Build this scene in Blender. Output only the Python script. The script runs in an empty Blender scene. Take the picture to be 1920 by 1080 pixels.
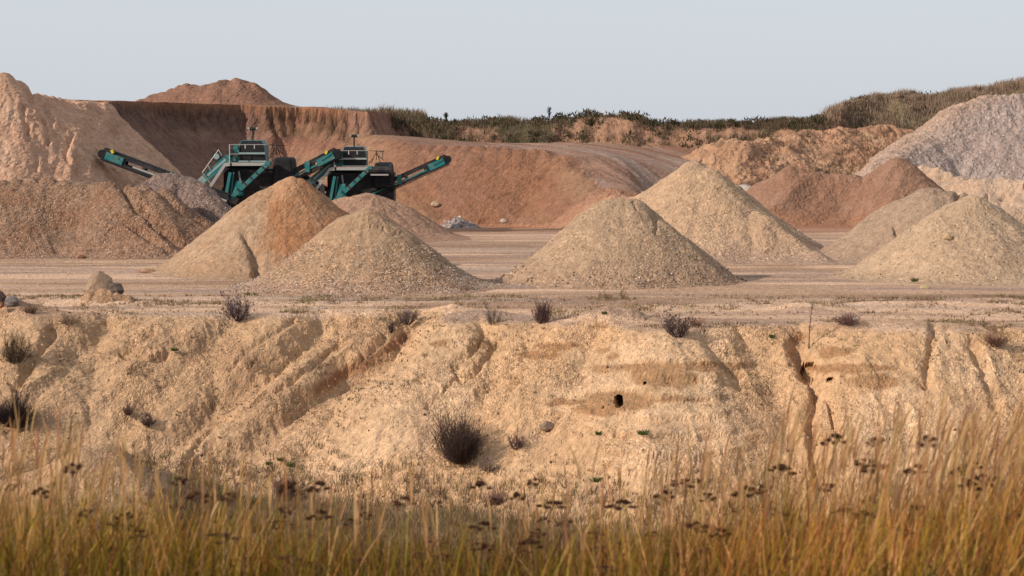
import bpy, math, random
import numpy as np
random.seed(7)
rng = np.random.default_rng(11)
scene = bpy.context.scene
COL = scene.collection

# ------------------------------------------------------------------ camera, sky, sun, exposure
F, YH, H = 4000.0, 228.0, 6.5            # focal length in px of a 1920 px frame, horizon row, eye height above the pit floor
cd = bpy.data.cameras.new("camera"); cam = bpy.data.objects.new("camera", cd); COL.objects.link(cam)
cam.location = (0, 0, H); cam.rotation_euler = (math.radians(90), 0, 0)
cd.lens = F * 36 / 1920; cd.sensor_width = 36; cd.shift_y = -(540 - YH) / 1920
cd.clip_start = 0.3; cd.clip_end = 9000
cd.dof.use_dof = True; cd.dof.focus_distance = 92; cd.dof.aperture_fstop = 6.3
scene.camera = cam
SUN_AZ, SUN_EL = math.radians(-118), math.radians(27)     # azimuth from +Y towards +X
w = bpy.data.worlds.new("World"); scene.world = w; w.use_nodes = True
nt = w.node_tree; nt.nodes.clear()
wo = nt.nodes.new("ShaderNodeOutputWorld"); bg = nt.nodes.new("ShaderNodeBackground")
sk = nt.nodes.new("ShaderNodeTexSky"); sk.sky_type = 'NISHITA'; sk.sun_disc = False
sk.sun_elevation = SUN_EL; sk.sun_rotation = SUN_AZ; sk.air_density = 1.0; sk.dust_density = 1.6; sk.ozone_density = 2.5
hz = nt.nodes.new("ShaderNodeMix"); hz.data_type = 'RGBA'; hz.inputs[0].default_value = 0.8
hz.inputs[7].default_value = (7.15, 7.55, 8.2, 1)           # thin high overcast veil in front of the clear sky
nt.links.new(sk.outputs[0], hz.inputs[6]); nt.links.new(hz.outputs[2], bg.inputs[0])
bg.inputs[1].default_value = 0.1
nt.links.new(bg.outputs[0], wo.inputs[0])
sd = bpy.data.lights.new("sun", 'SUN'); so = bpy.data.objects.new("sun", sd); COL.objects.link(so)
sd.energy = 5.0; sd.angle = math.radians(0.6); sd.color = (1.0, 0.9, 0.78)
so.rotation_euler = (math.radians(90) - SUN_EL, 0, -SUN_AZ + math.pi)
scene.view_settings.view_transform = 'Standard'; scene.view_settings.look = 'None'
scene.view_settings.exposure = 0.0; scene.view_settings.gamma = 1

# ------------------------------------------------------------------ helpers
def W(px, py, Y): return ((px - 960) / F * Y, Y, H - (py - YH) / F * Y)
def PX(x, Y): return 960 + F * x / Y
def PY(z, Y): return YH + F * (H - z) / Y
def sstep(a, b, v):
    t = np.clip((v - a) / (b - a), 0, 1); return t * t * (3 - 2 * t)
def lerp(a, b, t): return a + (b - a) * t

def _hash(ix, iy, seed):
    n = (ix * 374761393 + iy * 668265263 + seed * 1442695041) & 0xFFFFFFFF
    n = ((n ^ (n >> 13)) * 1274126177) & 0xFFFFFFFF
    n = ((n ^ (n >> 15)) * 2246822519) & 0xFFFFFFFF
    return ((n ^ (n >> 16)) & 0xFFFF) / 65535.0
def vn(x, y, seed=0):
    x = np.asarray(x, float); y = np.asarray(y, float)
    ix = np.floor(x).astype(np.int64); iy = np.floor(y).astype(np.int64)
    fx = x - ix; fy = y - iy
    fx = fx * fx * fx * (fx * (fx * 6 - 15) + 10); fy = fy * fy * fy * (fy * (fy * 6 - 15) + 10)
    a = _hash(ix, iy, seed); b = _hash(ix + 1, iy, seed); c = _hash(ix, iy + 1, seed); d = _hash(ix + 1, iy + 1, seed)
    return (a + (b - a) * fx + (c - a) * fy + (a - b - c + d) * fx * fy) * 2 - 1
def fbm(x, y, oc=5, seed=0, gain=0.5):
    s = 0; a = 1.0; t = 0; cs, sn = 0.8, 0.6
    for k in range(oc):
        s = s + a * vn(x, y, seed + k * 17); t += a; a *= gain
        x, y = (x * cs - y * sn) * 2.03 + 5.1, (x * sn + y * cs) * 2.03 - 3.7
    return s / t
def ridged(x, y, oc=4, seed=0, gain=0.5):
    s = 0; a = 1.0; t = 0
    for k in range(oc):
        s = s + a * (1 - 2 * np.abs(vn(x, y, seed + k * 17))); t += a; a *= gain
        x, y = x * 2.07 + 9.1, y * 2.07 + 4.3
    return s / t

def seg_near(x, y, pts):
    """distance to a polyline, and the z of its nearest point"""
    best = np.full(x.shape, 1e9); zz = np.zeros(x.shape)
    for (ax, ay, az), (bx, by, bz) in zip(pts[:-1], pts[1:]):
        dx, dy = bx - ax, by - ay; L = dx * dx + dy * dy + 1e-12
        t = np.clip(((x - ax) * dx + (y - ay) * dy) / L, 0, 1)
        d = np.hypot(x - ax - t * dx, y - ay - t * dy)
        m = d < best; best = np.where(m, d, best); zz = np.where(m, az + t * (bz - az), zz)
    return best, zz
def envelope(x, y, pts, prof, st=.5):
    """union of the flanks falling away from every point of a crest line; also distance to the crest"""
    S = []
    for a, b in zip(pts[:-1], pts[1:]):
        n = max(1, int(math.hypot(b[0] - a[0], b[1] - a[1]) / st)); S += [tuple(np.array(a) + (np.array(b) - np.array(a)) * k / n) for k in range(n)]
    S.append(pts[-1]); z = np.full(x.shape, -1e9); dm = np.full(x.shape, 1e9)
    for a in S:
        d = np.hypot(x - a[0], y - a[1]); z = np.maximum(z, a[2] - prof(d)); dm = np.minimum(dm, d)
    return z, dm
def blendz(x, y, pts, st=2.0):
    """height carried inwards from a rim, blended by distance"""
    S = []
    for a, b in zip(pts[:-1], pts[1:]):
        n = max(1, int(math.hypot(b[0] - a[0], b[1] - a[1]) / st)); S += [tuple(np.array(a) + (np.array(b) - np.array(a)) * k / n) for k in range(n)]
    S.append(pts[-1]); num = 0; den = 0
    for a in S: w = 1 / ((x - a[0]) ** 2 + (y - a[1]) ** 2 + .3) ** 2; num = num + w * a[2]; den = den + w
    return num / den
def inside(x, y, poly):
    c = np.zeros(x.shape, bool); n = len(poly)
    for i in range(n):
        ax, ay = poly[i][:2]; bx, by = poly[(i + 1) % n][:2]
        if ay == by: continue
        m = ((ay > y) != (by > y)) & (x < (bx - ax) * (y - ay) / (by - ay) + ax)
        c ^= m
    return c

def raw_mesh(name, V, Fc, mat, col=None, parent=None, smooth=False):
    """V (n,3), Fc (m,k) with one k"""
    me = bpy.data.meshes.new(name)
    V = np.ascontiguousarray(V, np.float32); Fc = np.ascontiguousarray(Fc, np.int32)
    k = Fc.shape[1]
    me.vertices.add(len(V)); me.vertices.foreach_set('co', V.ravel())
    me.loops.add(Fc.size); me.loops.foreach_set('vertex_index', Fc.ravel())
    me.polygons.add(len(Fc)); me.polygons.foreach_set('loop_start', np.arange(0, Fc.size, k, dtype=np.int32))
    try: me.polygons.foreach_set('loop_total', np.full(len(Fc), k, np.int32))
    except Exception: pass
    me.polygons.foreach_set('use_smooth', np.full(len(Fc), smooth, bool))
    if col is not None:
        a = me.color_attributes.new('Col', 'FLOAT_COLOR', 'POINT')
        c = np.ones((len(V), 4), np.float32); c[:, :col.shape[1]] = col
        a.data.foreach_set('color', c.ravel())
    me.update(calc_edges=True); me.validate()
    me.materials.append(mat)
    o = bpy.data.objects.new(name, me); COL.objects.link(o)
    if parent: o.parent = parent
    return o
def grid_mesh(name, X, Y, Z, mat, col, keep=None, jit=.28, smooth=False):
    r, c = X.shape; X = X.copy(); Y = Y.copy()
    if jit:
        gx = np.minimum(np.diff(X, axis=1)[1:-1, :-1], np.diff(X, axis=1)[1:-1, 1:]); gy = np.minimum(np.diff(Y, axis=0)[:-1, 1:-1], np.diff(Y, axis=0)[1:, 1:-1])
        X[1:-1, 1:-1] += rng.uniform(-jit, jit, gx.shape) * np.clip(gx, 0, .3); Y[1:-1, 1:-1] += rng.uniform(-jit, jit, gy.shape) * np.clip(gy, 0, .3)
    idx = np.arange(r * c).reshape(r, c)
    q = np.stack([idx[:-1, :-1], idx[:-1, 1:], idx[1:, 1:], idx[1:, :-1]], -1).reshape(-1, 4)
    V = np.stack([X, Y, Z], -1).reshape(-1, 3); C = col.reshape(-1, col.shape[-1]) * np.array((.885, .85, .875, 1))
    if keep is not None:
        kv = keep.reshape(-1); q = q[kv[q].any(1)]
        used = np.unique(q); mp = np.zeros(len(V), np.int64); mp[used] = np.arange(len(used))
        V = V[used]; C = C[used]; q = mp[q]
    return raw_mesh(name, V, q, mat, C, smooth=smooth)
def tag(o, label=None, cat=None, group=None, kind=None):
    if label: o['label'] = label
    if cat: o['category'] = cat
    if group: o['group'] = group
    if kind: o['kind'] = kind
    return o

# ------------------------------------------------------------------ materials
def new_mat(name):
    m = bpy.data.materials.new(name); m.use_nodes = True
    n = m.node_tree; b = n.nodes['Principled BSDF']; return m, n, b
def soil(name, cell=0.07, speck=1.0, bump=0.6, fine=5.0):
    """vertex colour = the soil's own colour, its alpha = how stony it is"""
    m, n, b = new_mat(name); N = n.nodes.new; L = n.links.new
    at = N('ShaderNodeAttribute'); at.attribute_name = 'Col'
    tc = N('ShaderNodeNewGeometry')
    vo = N('ShaderNodeTexVoronoi'); vo.inputs['Scale'].default_value = 1 / cell; L(tc.outputs['Position'], vo.inputs['Vector'])
    sp = N('ShaderNodeSeparateColor'); L(vo.outputs['Color'], sp.inputs[0])
    rm = N('ShaderNodeValToRGB'); L(sp.outputs[0], rm.inputs[0])
    e = rm.color_ramp.elements; e[0].position = 0; e[0].color = (.5, .45, .42, 1); e[1].position = 1; e[1].color = (1.75, 1.8, 1.85, 1)
    for p, c in ((.35, (.9, .88, .86, 1)), (.75, (1.05, 1.03, 1.02, 1)), (.9, (1.3, 1.3, 1.32, 1))):
        q = e.new(p); q.color = c
    ga = N('ShaderNodeMath'); ga.operation = 'MULTIPLY'; ga.inputs[1].default_value = speck; L(at.outputs['Alpha'], ga.inputs[0])
    no = N('ShaderNodeTexNoise'); no.inputs['Scale'].default_value = fine; no.inputs['Detail'].default_value = 10; no.inputs['Roughness'].default_value = .68
    L(tc.outputs['Position'], no.inputs['Vector'])
    mr = N('ShaderNodeMapRange'); mr.inputs[1].default_value = .3; mr.inputs[2].default_value = .7; mr.inputs[3].default_value = .74; mr.inputs[4].default_value = 1.26
    L(no.outputs[0], mr.inputs[0])
    m1 = N('ShaderNodeMix'); m1.data_type = 'RGBA'; m1.inputs[6].default_value = (1, 1, 1, 1)
    L(ga.outputs[0], m1.inputs[0]); L(rm.outputs[0], m1.inputs[7])
    m2 = N('ShaderNodeMix'); m2.data_type = 'RGBA'; m2.blend_type = 'MULTIPLY'; m2.inputs[0].default_value = 1
    L(at.outputs['Color'], m2.inputs[6]); L(m1.outputs[2], m2.inputs[7])
    m3 = N('ShaderNodeMix'); m3.data_type = 'RGBA'; m3.blend_type = 'MULTIPLY'; m3.inputs[0].default_value = 1
    L(m2.outputs[2], m3.inputs[6]); L(mr.outputs[0], m3.inputs[7])
    L(m3.outputs[2], b.inputs['Base Color'])
    b.inputs['Roughness'].default_value = .95
    b.inputs['Specular IOR Level'].default_value = .12
    # relief: grains and lumps
    dm = N('ShaderNodeMath'); dm.operation = 'MULTIPLY'; L(vo.outputs['Distance'], dm.inputs[0]); L(at.outputs['Alpha'], dm.inputs[1])
    ad = N('ShaderNodeMath'); ad.operation = 'MULTIPLY_ADD'; ad.inputs[1].default_value = -0.5; L(dm.outputs[0], ad.inputs[0]); L(no.outputs[0], ad.inputs[2])
    bp = N('ShaderNodeBump'); bp.inputs['Strength'].default_value = bump; bp.inputs['Distance'].default_value = .16
    L(ad.outputs[0], bp.inputs['Height']); L(bp.outputs[0], b.inputs['Normal'])
    return m
def paint(name, rgb, rough=.5, metal=0, dirt=(.3, .22, .15), amt=.35, sc=3.0):
    m, n, b = new_mat(name); N = n.nodes.new; L = n.links.new
    tc = N('ShaderNodeTexCoord'); no = N('ShaderNodeTexNoise'); no.inputs['Scale'].default_value = sc; no.inputs['Detail'].default_value = 8
    L(tc.outputs['Object'], no.inputs['Vector'])
    mr = N('ShaderNodeMapRange'); mr.inputs[1].default_value = .4; mr.inputs[2].default_value = .75; mr.inputs[3].default_value = 0; mr.inputs[4].default_value = amt
    L(no.outputs[0], mr.inputs[0])
    mx = N('ShaderNodeMix'); mx.data_type = 'RGBA'; mx.inputs[6].default_value = (*rgb, 1); mx.inputs[7].default_value = (*dirt, 1)
    L(mr.outputs[0], mx.inputs[0]); L(mx.outputs[2], b.inputs['Base Color'])
    b.inputs['Roughness'].default_value = rough; b.inputs['Metallic'].default_value = metal; b.inputs['Specular IOR Level'].default_value = .25
    return m
def leafy(name, trans=.35, rough=.7):
    m, n, b = new_mat(name); N = n.nodes.new; L = n.links.new
    at = N('ShaderNodeAttribute'); at.attribute_name = 'Col'
    b.inputs['Roughness'].default_value = rough; b.inputs['Specular IOR Level'].default_value = .04
    L(at.outputs['Color'], b.inputs['Base Color'])
    tr = N('ShaderNodeBsdfTranslucent'); L(at.outputs['Color'], tr.inputs[0])
    mx = N('ShaderNodeMixShader'); mx.inputs[0].default_value = trans
    L(b.outputs[0], mx.inputs[1]); L(tr.outputs[0], mx.inputs[2]); L(mx.outputs[0], n.nodes['Material Output'].inputs[0])
    return m
M_near = soil('sandy_soil', .055, .9, .8, 4.0)
M_far = soil('quarry_soil', .10, .9, .7, 2.2)
M_heap = soil('heap_sand', .075, 1.0, .6, 3.5)
M_veg = leafy('dry_vegetation'); M_twig = leafy('twigs', .1, .8); M_grass = leafy('grass_blades', .18, 1.0)
M_teal = paint('teal_paint', (.008, .14, .145), .5, amt=.3); M_black = paint('black_rubber', (.007, .0065, .009), .8, amt=.05)
M_grey = paint('galvanised_steel', (.36, .35, .33), .5, .3, amt=.3); M_light = paint('pale_canvas', (.22, .30, .29), .5, amt=.4)
M_dark = paint('dark_steel', (.014, .014, .018), .6, amt=.12); M_yellow = paint('yellow_guard', (.6, .45, .03), .5, amt=.2)
M_rock = soil('rock', .3, .5, 1.0, 6.0)

# soil colours (linear albedo)
SAND = np.array((.42, .265, .150)); LIGHT = np.array((.50, .345, .215)); ORANGE = np.array((.36, .17, .085)); RED = np.array((.285, .137, .078))
GREYB = np.array((.32, .23, .165)); DAMP = np.array((.29, .155, .07)); DARK = np.array((.13, .075, .045)); TAN = np.array((.355, .24, .145))
PINK = np.array((.35, .245, .18)); PALE = np.array((.45, .36, .285)); SOILBR = np.array((.20, .125, .075))
def mixc(c, target, t): return c + (np.asarray(target) - c) * np.asarray(t)[..., None]
def base(shape, c): return np.broadcast_to(np.asarray(c, float), shape + (3,)).copy()

# ------------------------------------------------------------------ the ground as one height function
def poly3(L): return [W(*p) for p in L]
RIM = [(px, Y) for px, Y in [(-700, 71), (-200, 71), (20, 72.5), (60, 70.8), (200, 72.3), (300, 71.3), (420, 72), (520, 71.4), (620, 72.8), (700, 72.6), (770, 74),
       (835, 73.2), (852, 71), (862, 69.4), (900, 70.3), (980, 69.3), (1060, 68.6), (1130, 68.9), (1190, 67.6), (1260, 66.9), (1340, 67.4), (1375, 69.6), (1400, 67.9), (1450, 68.0),
       (1485, 68.6), (1502, 72), (1522, 68.9), (1560, 67.6), (1640, 66.8), (1740, 66.8), (1768, 68.2), (1790, 66.9), (1835, 67.3), (1868, 70.2), (1900, 67.5), (1990, 66.6), (2200, 67), (2700, 67)]]
RIMW = [((px - 960) / F * Y, Y, 0) for px, Y in RIM]
RIMPOLY = RIMW + [(60, 400, 0), (-60, 400, 0)]
def bumpxy(x, y, cx, cy, rx, ry, h): return h * np.exp(-((x - cx) / rx) ** 2 - ((y - cy) / ry) ** 2)
def front(x, y):
    wx = x + .35 * fbm(x * .5, y * .5, 3, 91); wy = y + .35 * fbm(x * .5 + 7, y * .5, 3, 92)
    d, _ = seg_near(wx, wy, RIMW); ins = inside(wx, wy, RIMPOLY); d = np.where(ins, 0, d)
    z = -.74 * (np.sqrt(d * d + .16) - .4)
    m = sstep(.2, 2.0, d) * sstep(9, 6, d)
    c = (x - y) * .7071; al = (x + y) * .7071
    left = sstep(1.5, -3.5, x + (70 - y) * .9)                        # left flank: ribs run down towards the lower left
    rl = ridged(c * .40, al * .05 + 3, 2, 21) * .42 + ridged(c * 1.5, al * .16, 2, 23) * .07
    rr = ridged(x * .42 + .15 * fbm(x * .3, y * .5, 2, 44), y * .10, 3, 31) * .20
    rgt = sstep(5, 10, x); rr = rr * (1 + .9 * rgt)
    z = z + m * lerp(rr, rl, left)
    z = z + sstep(0, .6, d) * (fbm(x * .9, y * .9, 4, 41) * .09 + fbm(x * 3.1, y * 3.1, 4, 42, .65) * .06 + np.maximum(ridged(x * 2.2 + y, y * 2.2 - x * .6, 3, 43), .1) * .06)
    # bedding ledges in the middle of the face
    px = PX(x, y); lm = np.exp(-((px - 1240) / 150) ** 2) * m
    zz = z * 2.1 + .5 * fbm(x * .6, y * .6, 2, 77); fr = zz - np.floor(zz)
    z = z + lm * .17 * (sstep(0, .25, fr) - fr)
    return z, d, left
NEARZ = [(-40, 4.9), (3, 4.9), (5, 4.8), (8, 4.5), (11, 4.05), (14, 3.2), (20, .2), (27, -3.2), (34, -4.7), (45, -4.9), (200, -4.9)]
def basin(x, y):
    z = np.interp(y, [a for a, b in NEARZ], [b for a, b in NEARZ])
    z = z + sstep(30, 45, y) * (fbm(x * .25, y * .25, 3, 61) * .3 + fbm(x * 1.5, y * 1.5, 3, 62) * .07) + sstep(8, 20, y) * sstep(40, 25, y) * fbm(x * .3, y * .3, 3, 63) * .3
    d, zr = seg_near(x, y, [W(-350, 900, 60), W(20, 890, 60), W(150, 828, 60.5), W(215, 822, 61), W(330, 880, 62)])
    return np.maximum(z, zr - .55 * np.sqrt(d * d + .1) + .1 * fbm(x, y, 3, 65))
# back of the pit
CLIFF = poly3([(-900, 150, 133), (-300, 160, 133), (60, 184, 131), (190, 190, 132), (225, 190, 138), (270, 191, 146), (340, 193, 153), (450, 196, 157), (500, 199, 156), (560, 201, 157), (620, 205, 154.5), (690, 209, 153), (712, 210, 155), (735, 214, 160), (770, 226, 172), (800, 228, 215)])
CLPOLY = CLIFF + [(-25, 9000, 0), (-500, 9000, 0), (-500, 133, 0)]
TERR = poly3([(640, 264, 155), (672, 256, 151), (704, 254, 147.5), (745, 262, 143), (785, 272, 140.5), (900, 273, 139), (1000, 279, 138.5), (1052, 290, 137.6), (1085, 315, 135), (1130, 352, 131), (1190, 372, 127.5), (1240, 385, 128.5), (1275, 372, 134), (1295, 330, 143), (1320, 285, 150), (1500, 272, 155), (2000, 262, 158), (2600, 262, 158)])
TPOLY = TERR + [(90, 400, 0), (-60, 400, 0), (-14, 160, 0)]
def berm(x, y):
    px = PX(x, y)
    yy = np.interp(px, [700, 740, 800, 860, 960, 1030, 1060, 1120, 1190, 1228, 1290, 1380, 1440, 1500, 1545, 1580, 1640, 1750, 1850, 1920, 2300],
                   [230, 224, 232, 235, 230, 232, 224, 219, 219, 234, 239, 236, 233, 233, 227, 201, 183, 185, 176, 162, 140])
    yr = np.interp(px, [700, 1540, 1640, 2300], [160, 160, 170, 170]) + 1.2 * fbm(px / 60., px * 0, 3, 5)
    top = H - (yy - YH) / F * yr
    d = np.maximum(yr - y, 0)
    s = np.interp(px, [700, 1540, 1640, 2300], [.95, .95, .55, .55])
    z = top - s * (np.sqrt(d * d + .3) - .55) + ridged(x * .25, y * .1, 3, 12) * .45 * sstep(0, 1.5, d)
    back = np.maximum(y - yr - 2, 0)
    z = z - .35 * back
    return np.where(px > 690, z, -50)
def back(x, y):
    d, _ = seg_near(x, y, CLIFF); zr = blendz(x, y, CLIFF[2:-1]); ins = inside(x, y, CLPOLY)
    wob = fbm(x * .35, y * .35, 4, 8)
    ze, _ = envelope(x, y, CLIFF[2:-1], lambda q: np.interp(q, [0, .25, .9, 3, 8, 60], [0, .8, 2.1, 3.9, 7.6, 40]), .8)
    zc = np.minimum(ze, zr) + sstep(0, 1, d) * (wob * .35 + ridged(x * .55, y * .2, 3, 9) * .22)
    zin = zr + .02 * np.minimum(d, 50) + .08 * wob - .22 * np.maximum(y - 206, 0)
    z1 = np.where(ins, zin, zc)
    d2, _ = seg_near(x, y, TERR); zr2 = blendz(x, y, TERR[:13]); in2 = inside(x, y, TPOLY)
    t = sstep(0, 1, d2 / 14)
    z2i = lerp(zr2, 4.9, t) + .06 * fbm(x * .3, y * .8, 3, 15) + .12 * ridged((x * .8 + y * .5) * .5, (x * .5 - y) * .06, 2, 16) * sstep(-2, 4, x)
    ze2, _ = envelope(x, y, TERR[:11], lambda q: .82 * (np.sqrt(q * q + .12) - .35), .8)
    z2o = np.minimum(ze2, zr2) + sstep(0, 1.5, d2) * (ridged((x * .75 + (y - 135) * .5) * .4, y * .06, 3, 17) * .25 + fbm(x * .5, y * .5, 3, 18) * .22)
    z2 = np.where(in2, z2i, z2o)
    z = np.maximum(np.maximum(z1, z2), 0)
    z = np.maximum(z, berm(x, y) * (y > 148) + -50 * (y <= 148))
    far = sstep(176, 200, y)
    zfar = np.maximum(np.where(ins, z1, -9), 4.3 - .3 * sstep(300, 900, y))
    return np.where(y > 176, lerp(z, zfar, far), z), d, ins, d2, in2
TRK = [(78.6, .02, .0012), (80.4, -.035, -.0008), (98, .12, .003), (104, -.10, .004), (110, .05, -.003), (84.3, .16, .0), (92.5, -.2, .002)]
def tracks(x, y):
    m = np.zeros(x.shape)
    for a, b, c in TRK:
        yc = a + b * x + c * x * x + .4 * np.sin(x * .15 + a)
        for o_ in (-.95, .95): m = np.maximum(m, np.exp(-((y - yc - o_) / .24) ** 4))
    return m * (.6 + .4 * fbm(x * .5, y * .5, 2, 55))
def floor_relief(x, y):
    z = .05 * fbm(x * .12, y * .35, 4, 51) + .018 * fbm(x * .8, y * 3.0, 3, 52)
    z = z * sstep(66, 70, y) - .05 * tracks(x, y)
    for cx, cy, rx, ry, h in [(*W(1128, 590, 69)[:2], 1.1, .7, .36), (*W(1165, 590, 69.3)[:2], .6, .6, .16), (*W(905, 590, 70.8)[:2], 1.3, .7, .26), (*W(840, 580, 73)[:2], .9, .6, .22), (*W(1500, 575, 73.5)[:2], 1.0, .8, .25),
                              (*W(1720, 572, 75)[:2], 3.5, .7, .18), (*W(1205, 600, 69.5)[:2], .9, .6, .16), (*W(200, 560, 76.5)[:2], 1.6, 1.0, .2), (*W(15, 585, 72.5)[:2], 1.3, 1.0, .45), (*W(1640, 600, 67.8)[:2], 2.2, 1.0, .22)]:
        z = z + bumpxy(x, y, cx, cy, rx, ry, h * 1.0) * (1 + .35 * fbm(x * 2, y * 2, 3, 53))
    return z
def terrain(x, y, full=False):
    x = np.asarray(x, float); y = np.asarray(y, float)
    z = np.zeros(x.shape); info = {}
    m = y < 80
    if m.any():
        zf, d, left = front(x[m], y[m]); zb = basin(x[m], y[m])
        k = .25; hh = np.clip(.5 + .5 * (zf - zb) / k, 0, 1); zm = lerp(zb, zf, hh) + k * hh * (1 - hh)
        z[m] = zm
        info['d'] = d; info['left'] = left; info['b'] = sstep(-.1, .5, zb - zf)
    m2 = y > 112
    if m2.any():
        zb, d, ins, d2, in2 = back(x[m2], y[m2]); z[m2] = zb * sstep(112, 118, y[m2])
        info['bd'] = d; info['ins'] = ins; info['d2'] = d2; info['in2'] = in2
    fl = (y > 62) & (y < 150); 
    z[fl] += floor_relief(x[fl], y[fl]) * (np.abs(z[fl]) < 1.2)
    return (z, info) if full else z

def carve(x, y, z, lines):
    """erosion cracks: (points as seen, width m, depth m)"""
    px = PX(x, y); py = PY(z, y); out = z.copy(); s = y / F
    for pts, wd, dep in lines:
        P = [(a, b, 0) for a, b in pts]
        d, _ = seg_near(px + 5 * fbm(px / 14, py / 14, 3, 71), py + 5 * fbm(px / 14 + 9, py / 14, 3, 72), P)
        d = d * s; out = out - dep * np.exp(-(d / wd) ** 2)
    return out

# pit floor
def floor_col(x, y):
    n1 = fbm(x * .06, y * .35, 5, 101); n2 = fbm(x * .5, y * 1.6, 4, 102); n3 = fbm(x * .10 + y * .1, y * .9, 4, 103)
    c = base(x.shape, TAN)
    c = c * 1.12; c = mixc(c, PINK * 1.1, sstep(-.1, .35, n1) * .8)
    c = mixc(c, LIGHT * 1.15, sstep(.0, .3, n3) * .8); c = mixc(c, GREYB * .8, sstep(.12, .3, fbm(x * .05 + 4, y * .8, 4, 107)) * .7)
    c = mixc(c, LIGHT * 1.2, sstep(79, 76, y) * sstep(-.3, .2, n3) * .6)
    c = mixc(c, SOILBR * 1.2, sstep(.15, .4, -n1) * .7)
    c = c * np.array((1.24, 1.22, 1.26)); c = mixc(c, RED * 1.15, sstep(120, 131, y) * .75)
    c = mixc(c, PALE * .85, sstep(.15, .5, fbm(x * .09 + 9, y * .5, 4, 104)) * .6 * sstep(125, 110, y))
    c = mixc(c, GREYB * .75, tracks(x, y) * .55)
    c = c * (1 + .12 * n2)[..., None]
    g = .35 + .5 * sstep(-.2, .5, fbm(x * .2, y * .5, 3, 105))
    return c, g
def strip(name, xs, ys, colf, mat, zmod=None, kind='structure'):
    X, Y = np.meshgrid(xs, ys); Z, info = terrain(X.ravel(), Y.ravel(), True); x = X.ravel(); y = Y.ravel()
    if zmod: x, y, Z = zmod(x, y, Z)
    c, g = colf(X.ravel(), Y.ravel(), Z, info)
    o = grid_mesh(name, x.reshape(X.shape), y.reshape(X.shape), Z.reshape(X.shape), mat, np.concatenate([c, g[:, None]], 1).reshape(X.shape + (4,)))
    tag(o, kind=kind); return o
def ax(parts):
    out = []
    for a, b, st in parts: out.append(np.arange(a, b, st))
    out.append([parts[-1][1]]); return np.concatenate(out)

# near bank under the foreground grass
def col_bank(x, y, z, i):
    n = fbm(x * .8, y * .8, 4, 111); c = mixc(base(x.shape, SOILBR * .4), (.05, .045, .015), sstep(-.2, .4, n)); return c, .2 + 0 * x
strip('near_bank', ax([(-40, -12, 2), (-12, 12, .3), (12, 40, 2)]), ax([(-12, 3, 1), (3, 16, .25), (16, 46, .6)]), col_bank, M_near)
# front slope
SL_CR = [([(762, 632), (700, 676), (640, 702), (560, 762), (470, 830), (380, 872)], .42, .55), ([(205, 605), (150, 660), (60, 745), (20, 800)], .3, .2), ([(330, 640), (250, 720), (150, 800)], .4, .2), ([(430, 605), (330, 700), (215, 810)], .35, .2), ([(600, 612), (500, 690), (380, 780), (290, 850)], .4, .35), ([(560, 640), (480, 720)], .1, .14), ([(720, 625), (600, 715), (520, 775)], .10, .2), ([(800, 700), (640, 810), (500, 890)], .14, .08), ([(1010, 640), (930, 720), (880, 770)], .25, .12), ([(905, 628), (880, 660), (852, 682), (862, 706)], .10, .26), ([(935, 640), (895, 690), (868, 712)], .09, .2), ([(862, 700), (820, 742), (800, 765)], .06, .15),
         ([(290, 618), (250, 640), (232, 662), (280, 660), (310, 655)], .12, .25), ([(550, 600), (470, 650), (430, 690)], .08, .14), ([(640, 640), (540, 715), (400, 790), (350, 850)], .09, .18),
         ([(1325, 630), (1362, 680), (1385, 715)], .2, .3), ([(1488, 640), (1502, 670), (1515, 700), (1530, 716)], .22, .55), ([(1530, 716), (1522, 760), (1520, 830), (1535, 900)], .13, .4), ([(1552, 750), (1562, 790), (1575, 820)], .07, .25),
         ([(1750, 610), (1742, 660), (1735, 720)], .12, .25), ([(1820, 640), (1850, 700), (1870, 760)], .18, .3), ([(100, 620), (70, 660), (30, 720)], .16, .3), ([(1300, 560), (1210, 600)], .03, .04)]
HOLES = [(1160, 752, .12, .18, 1.1), (1209, 719, .05, .04, .5), (1557, 712, .11, .06, .4), (1516, 700, .25, .3, .5)]
def slope_mod(x, y, z):
    z = carve(x, y, z, SL_CR); px = PX(x, y); py = PY(z, y); yn = y.copy(); s = y / F
    for hx, hy, rx, ry, dep in HOLES:
        m = sstep(1.15, .85, np.hypot((px - hx) * s / rx, (py - hy) * s / ry)); k = m * dep; xn = k * .15
        yn = yn + k; z = z - k * .10; x = x + xn
    return x, yn, z
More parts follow.
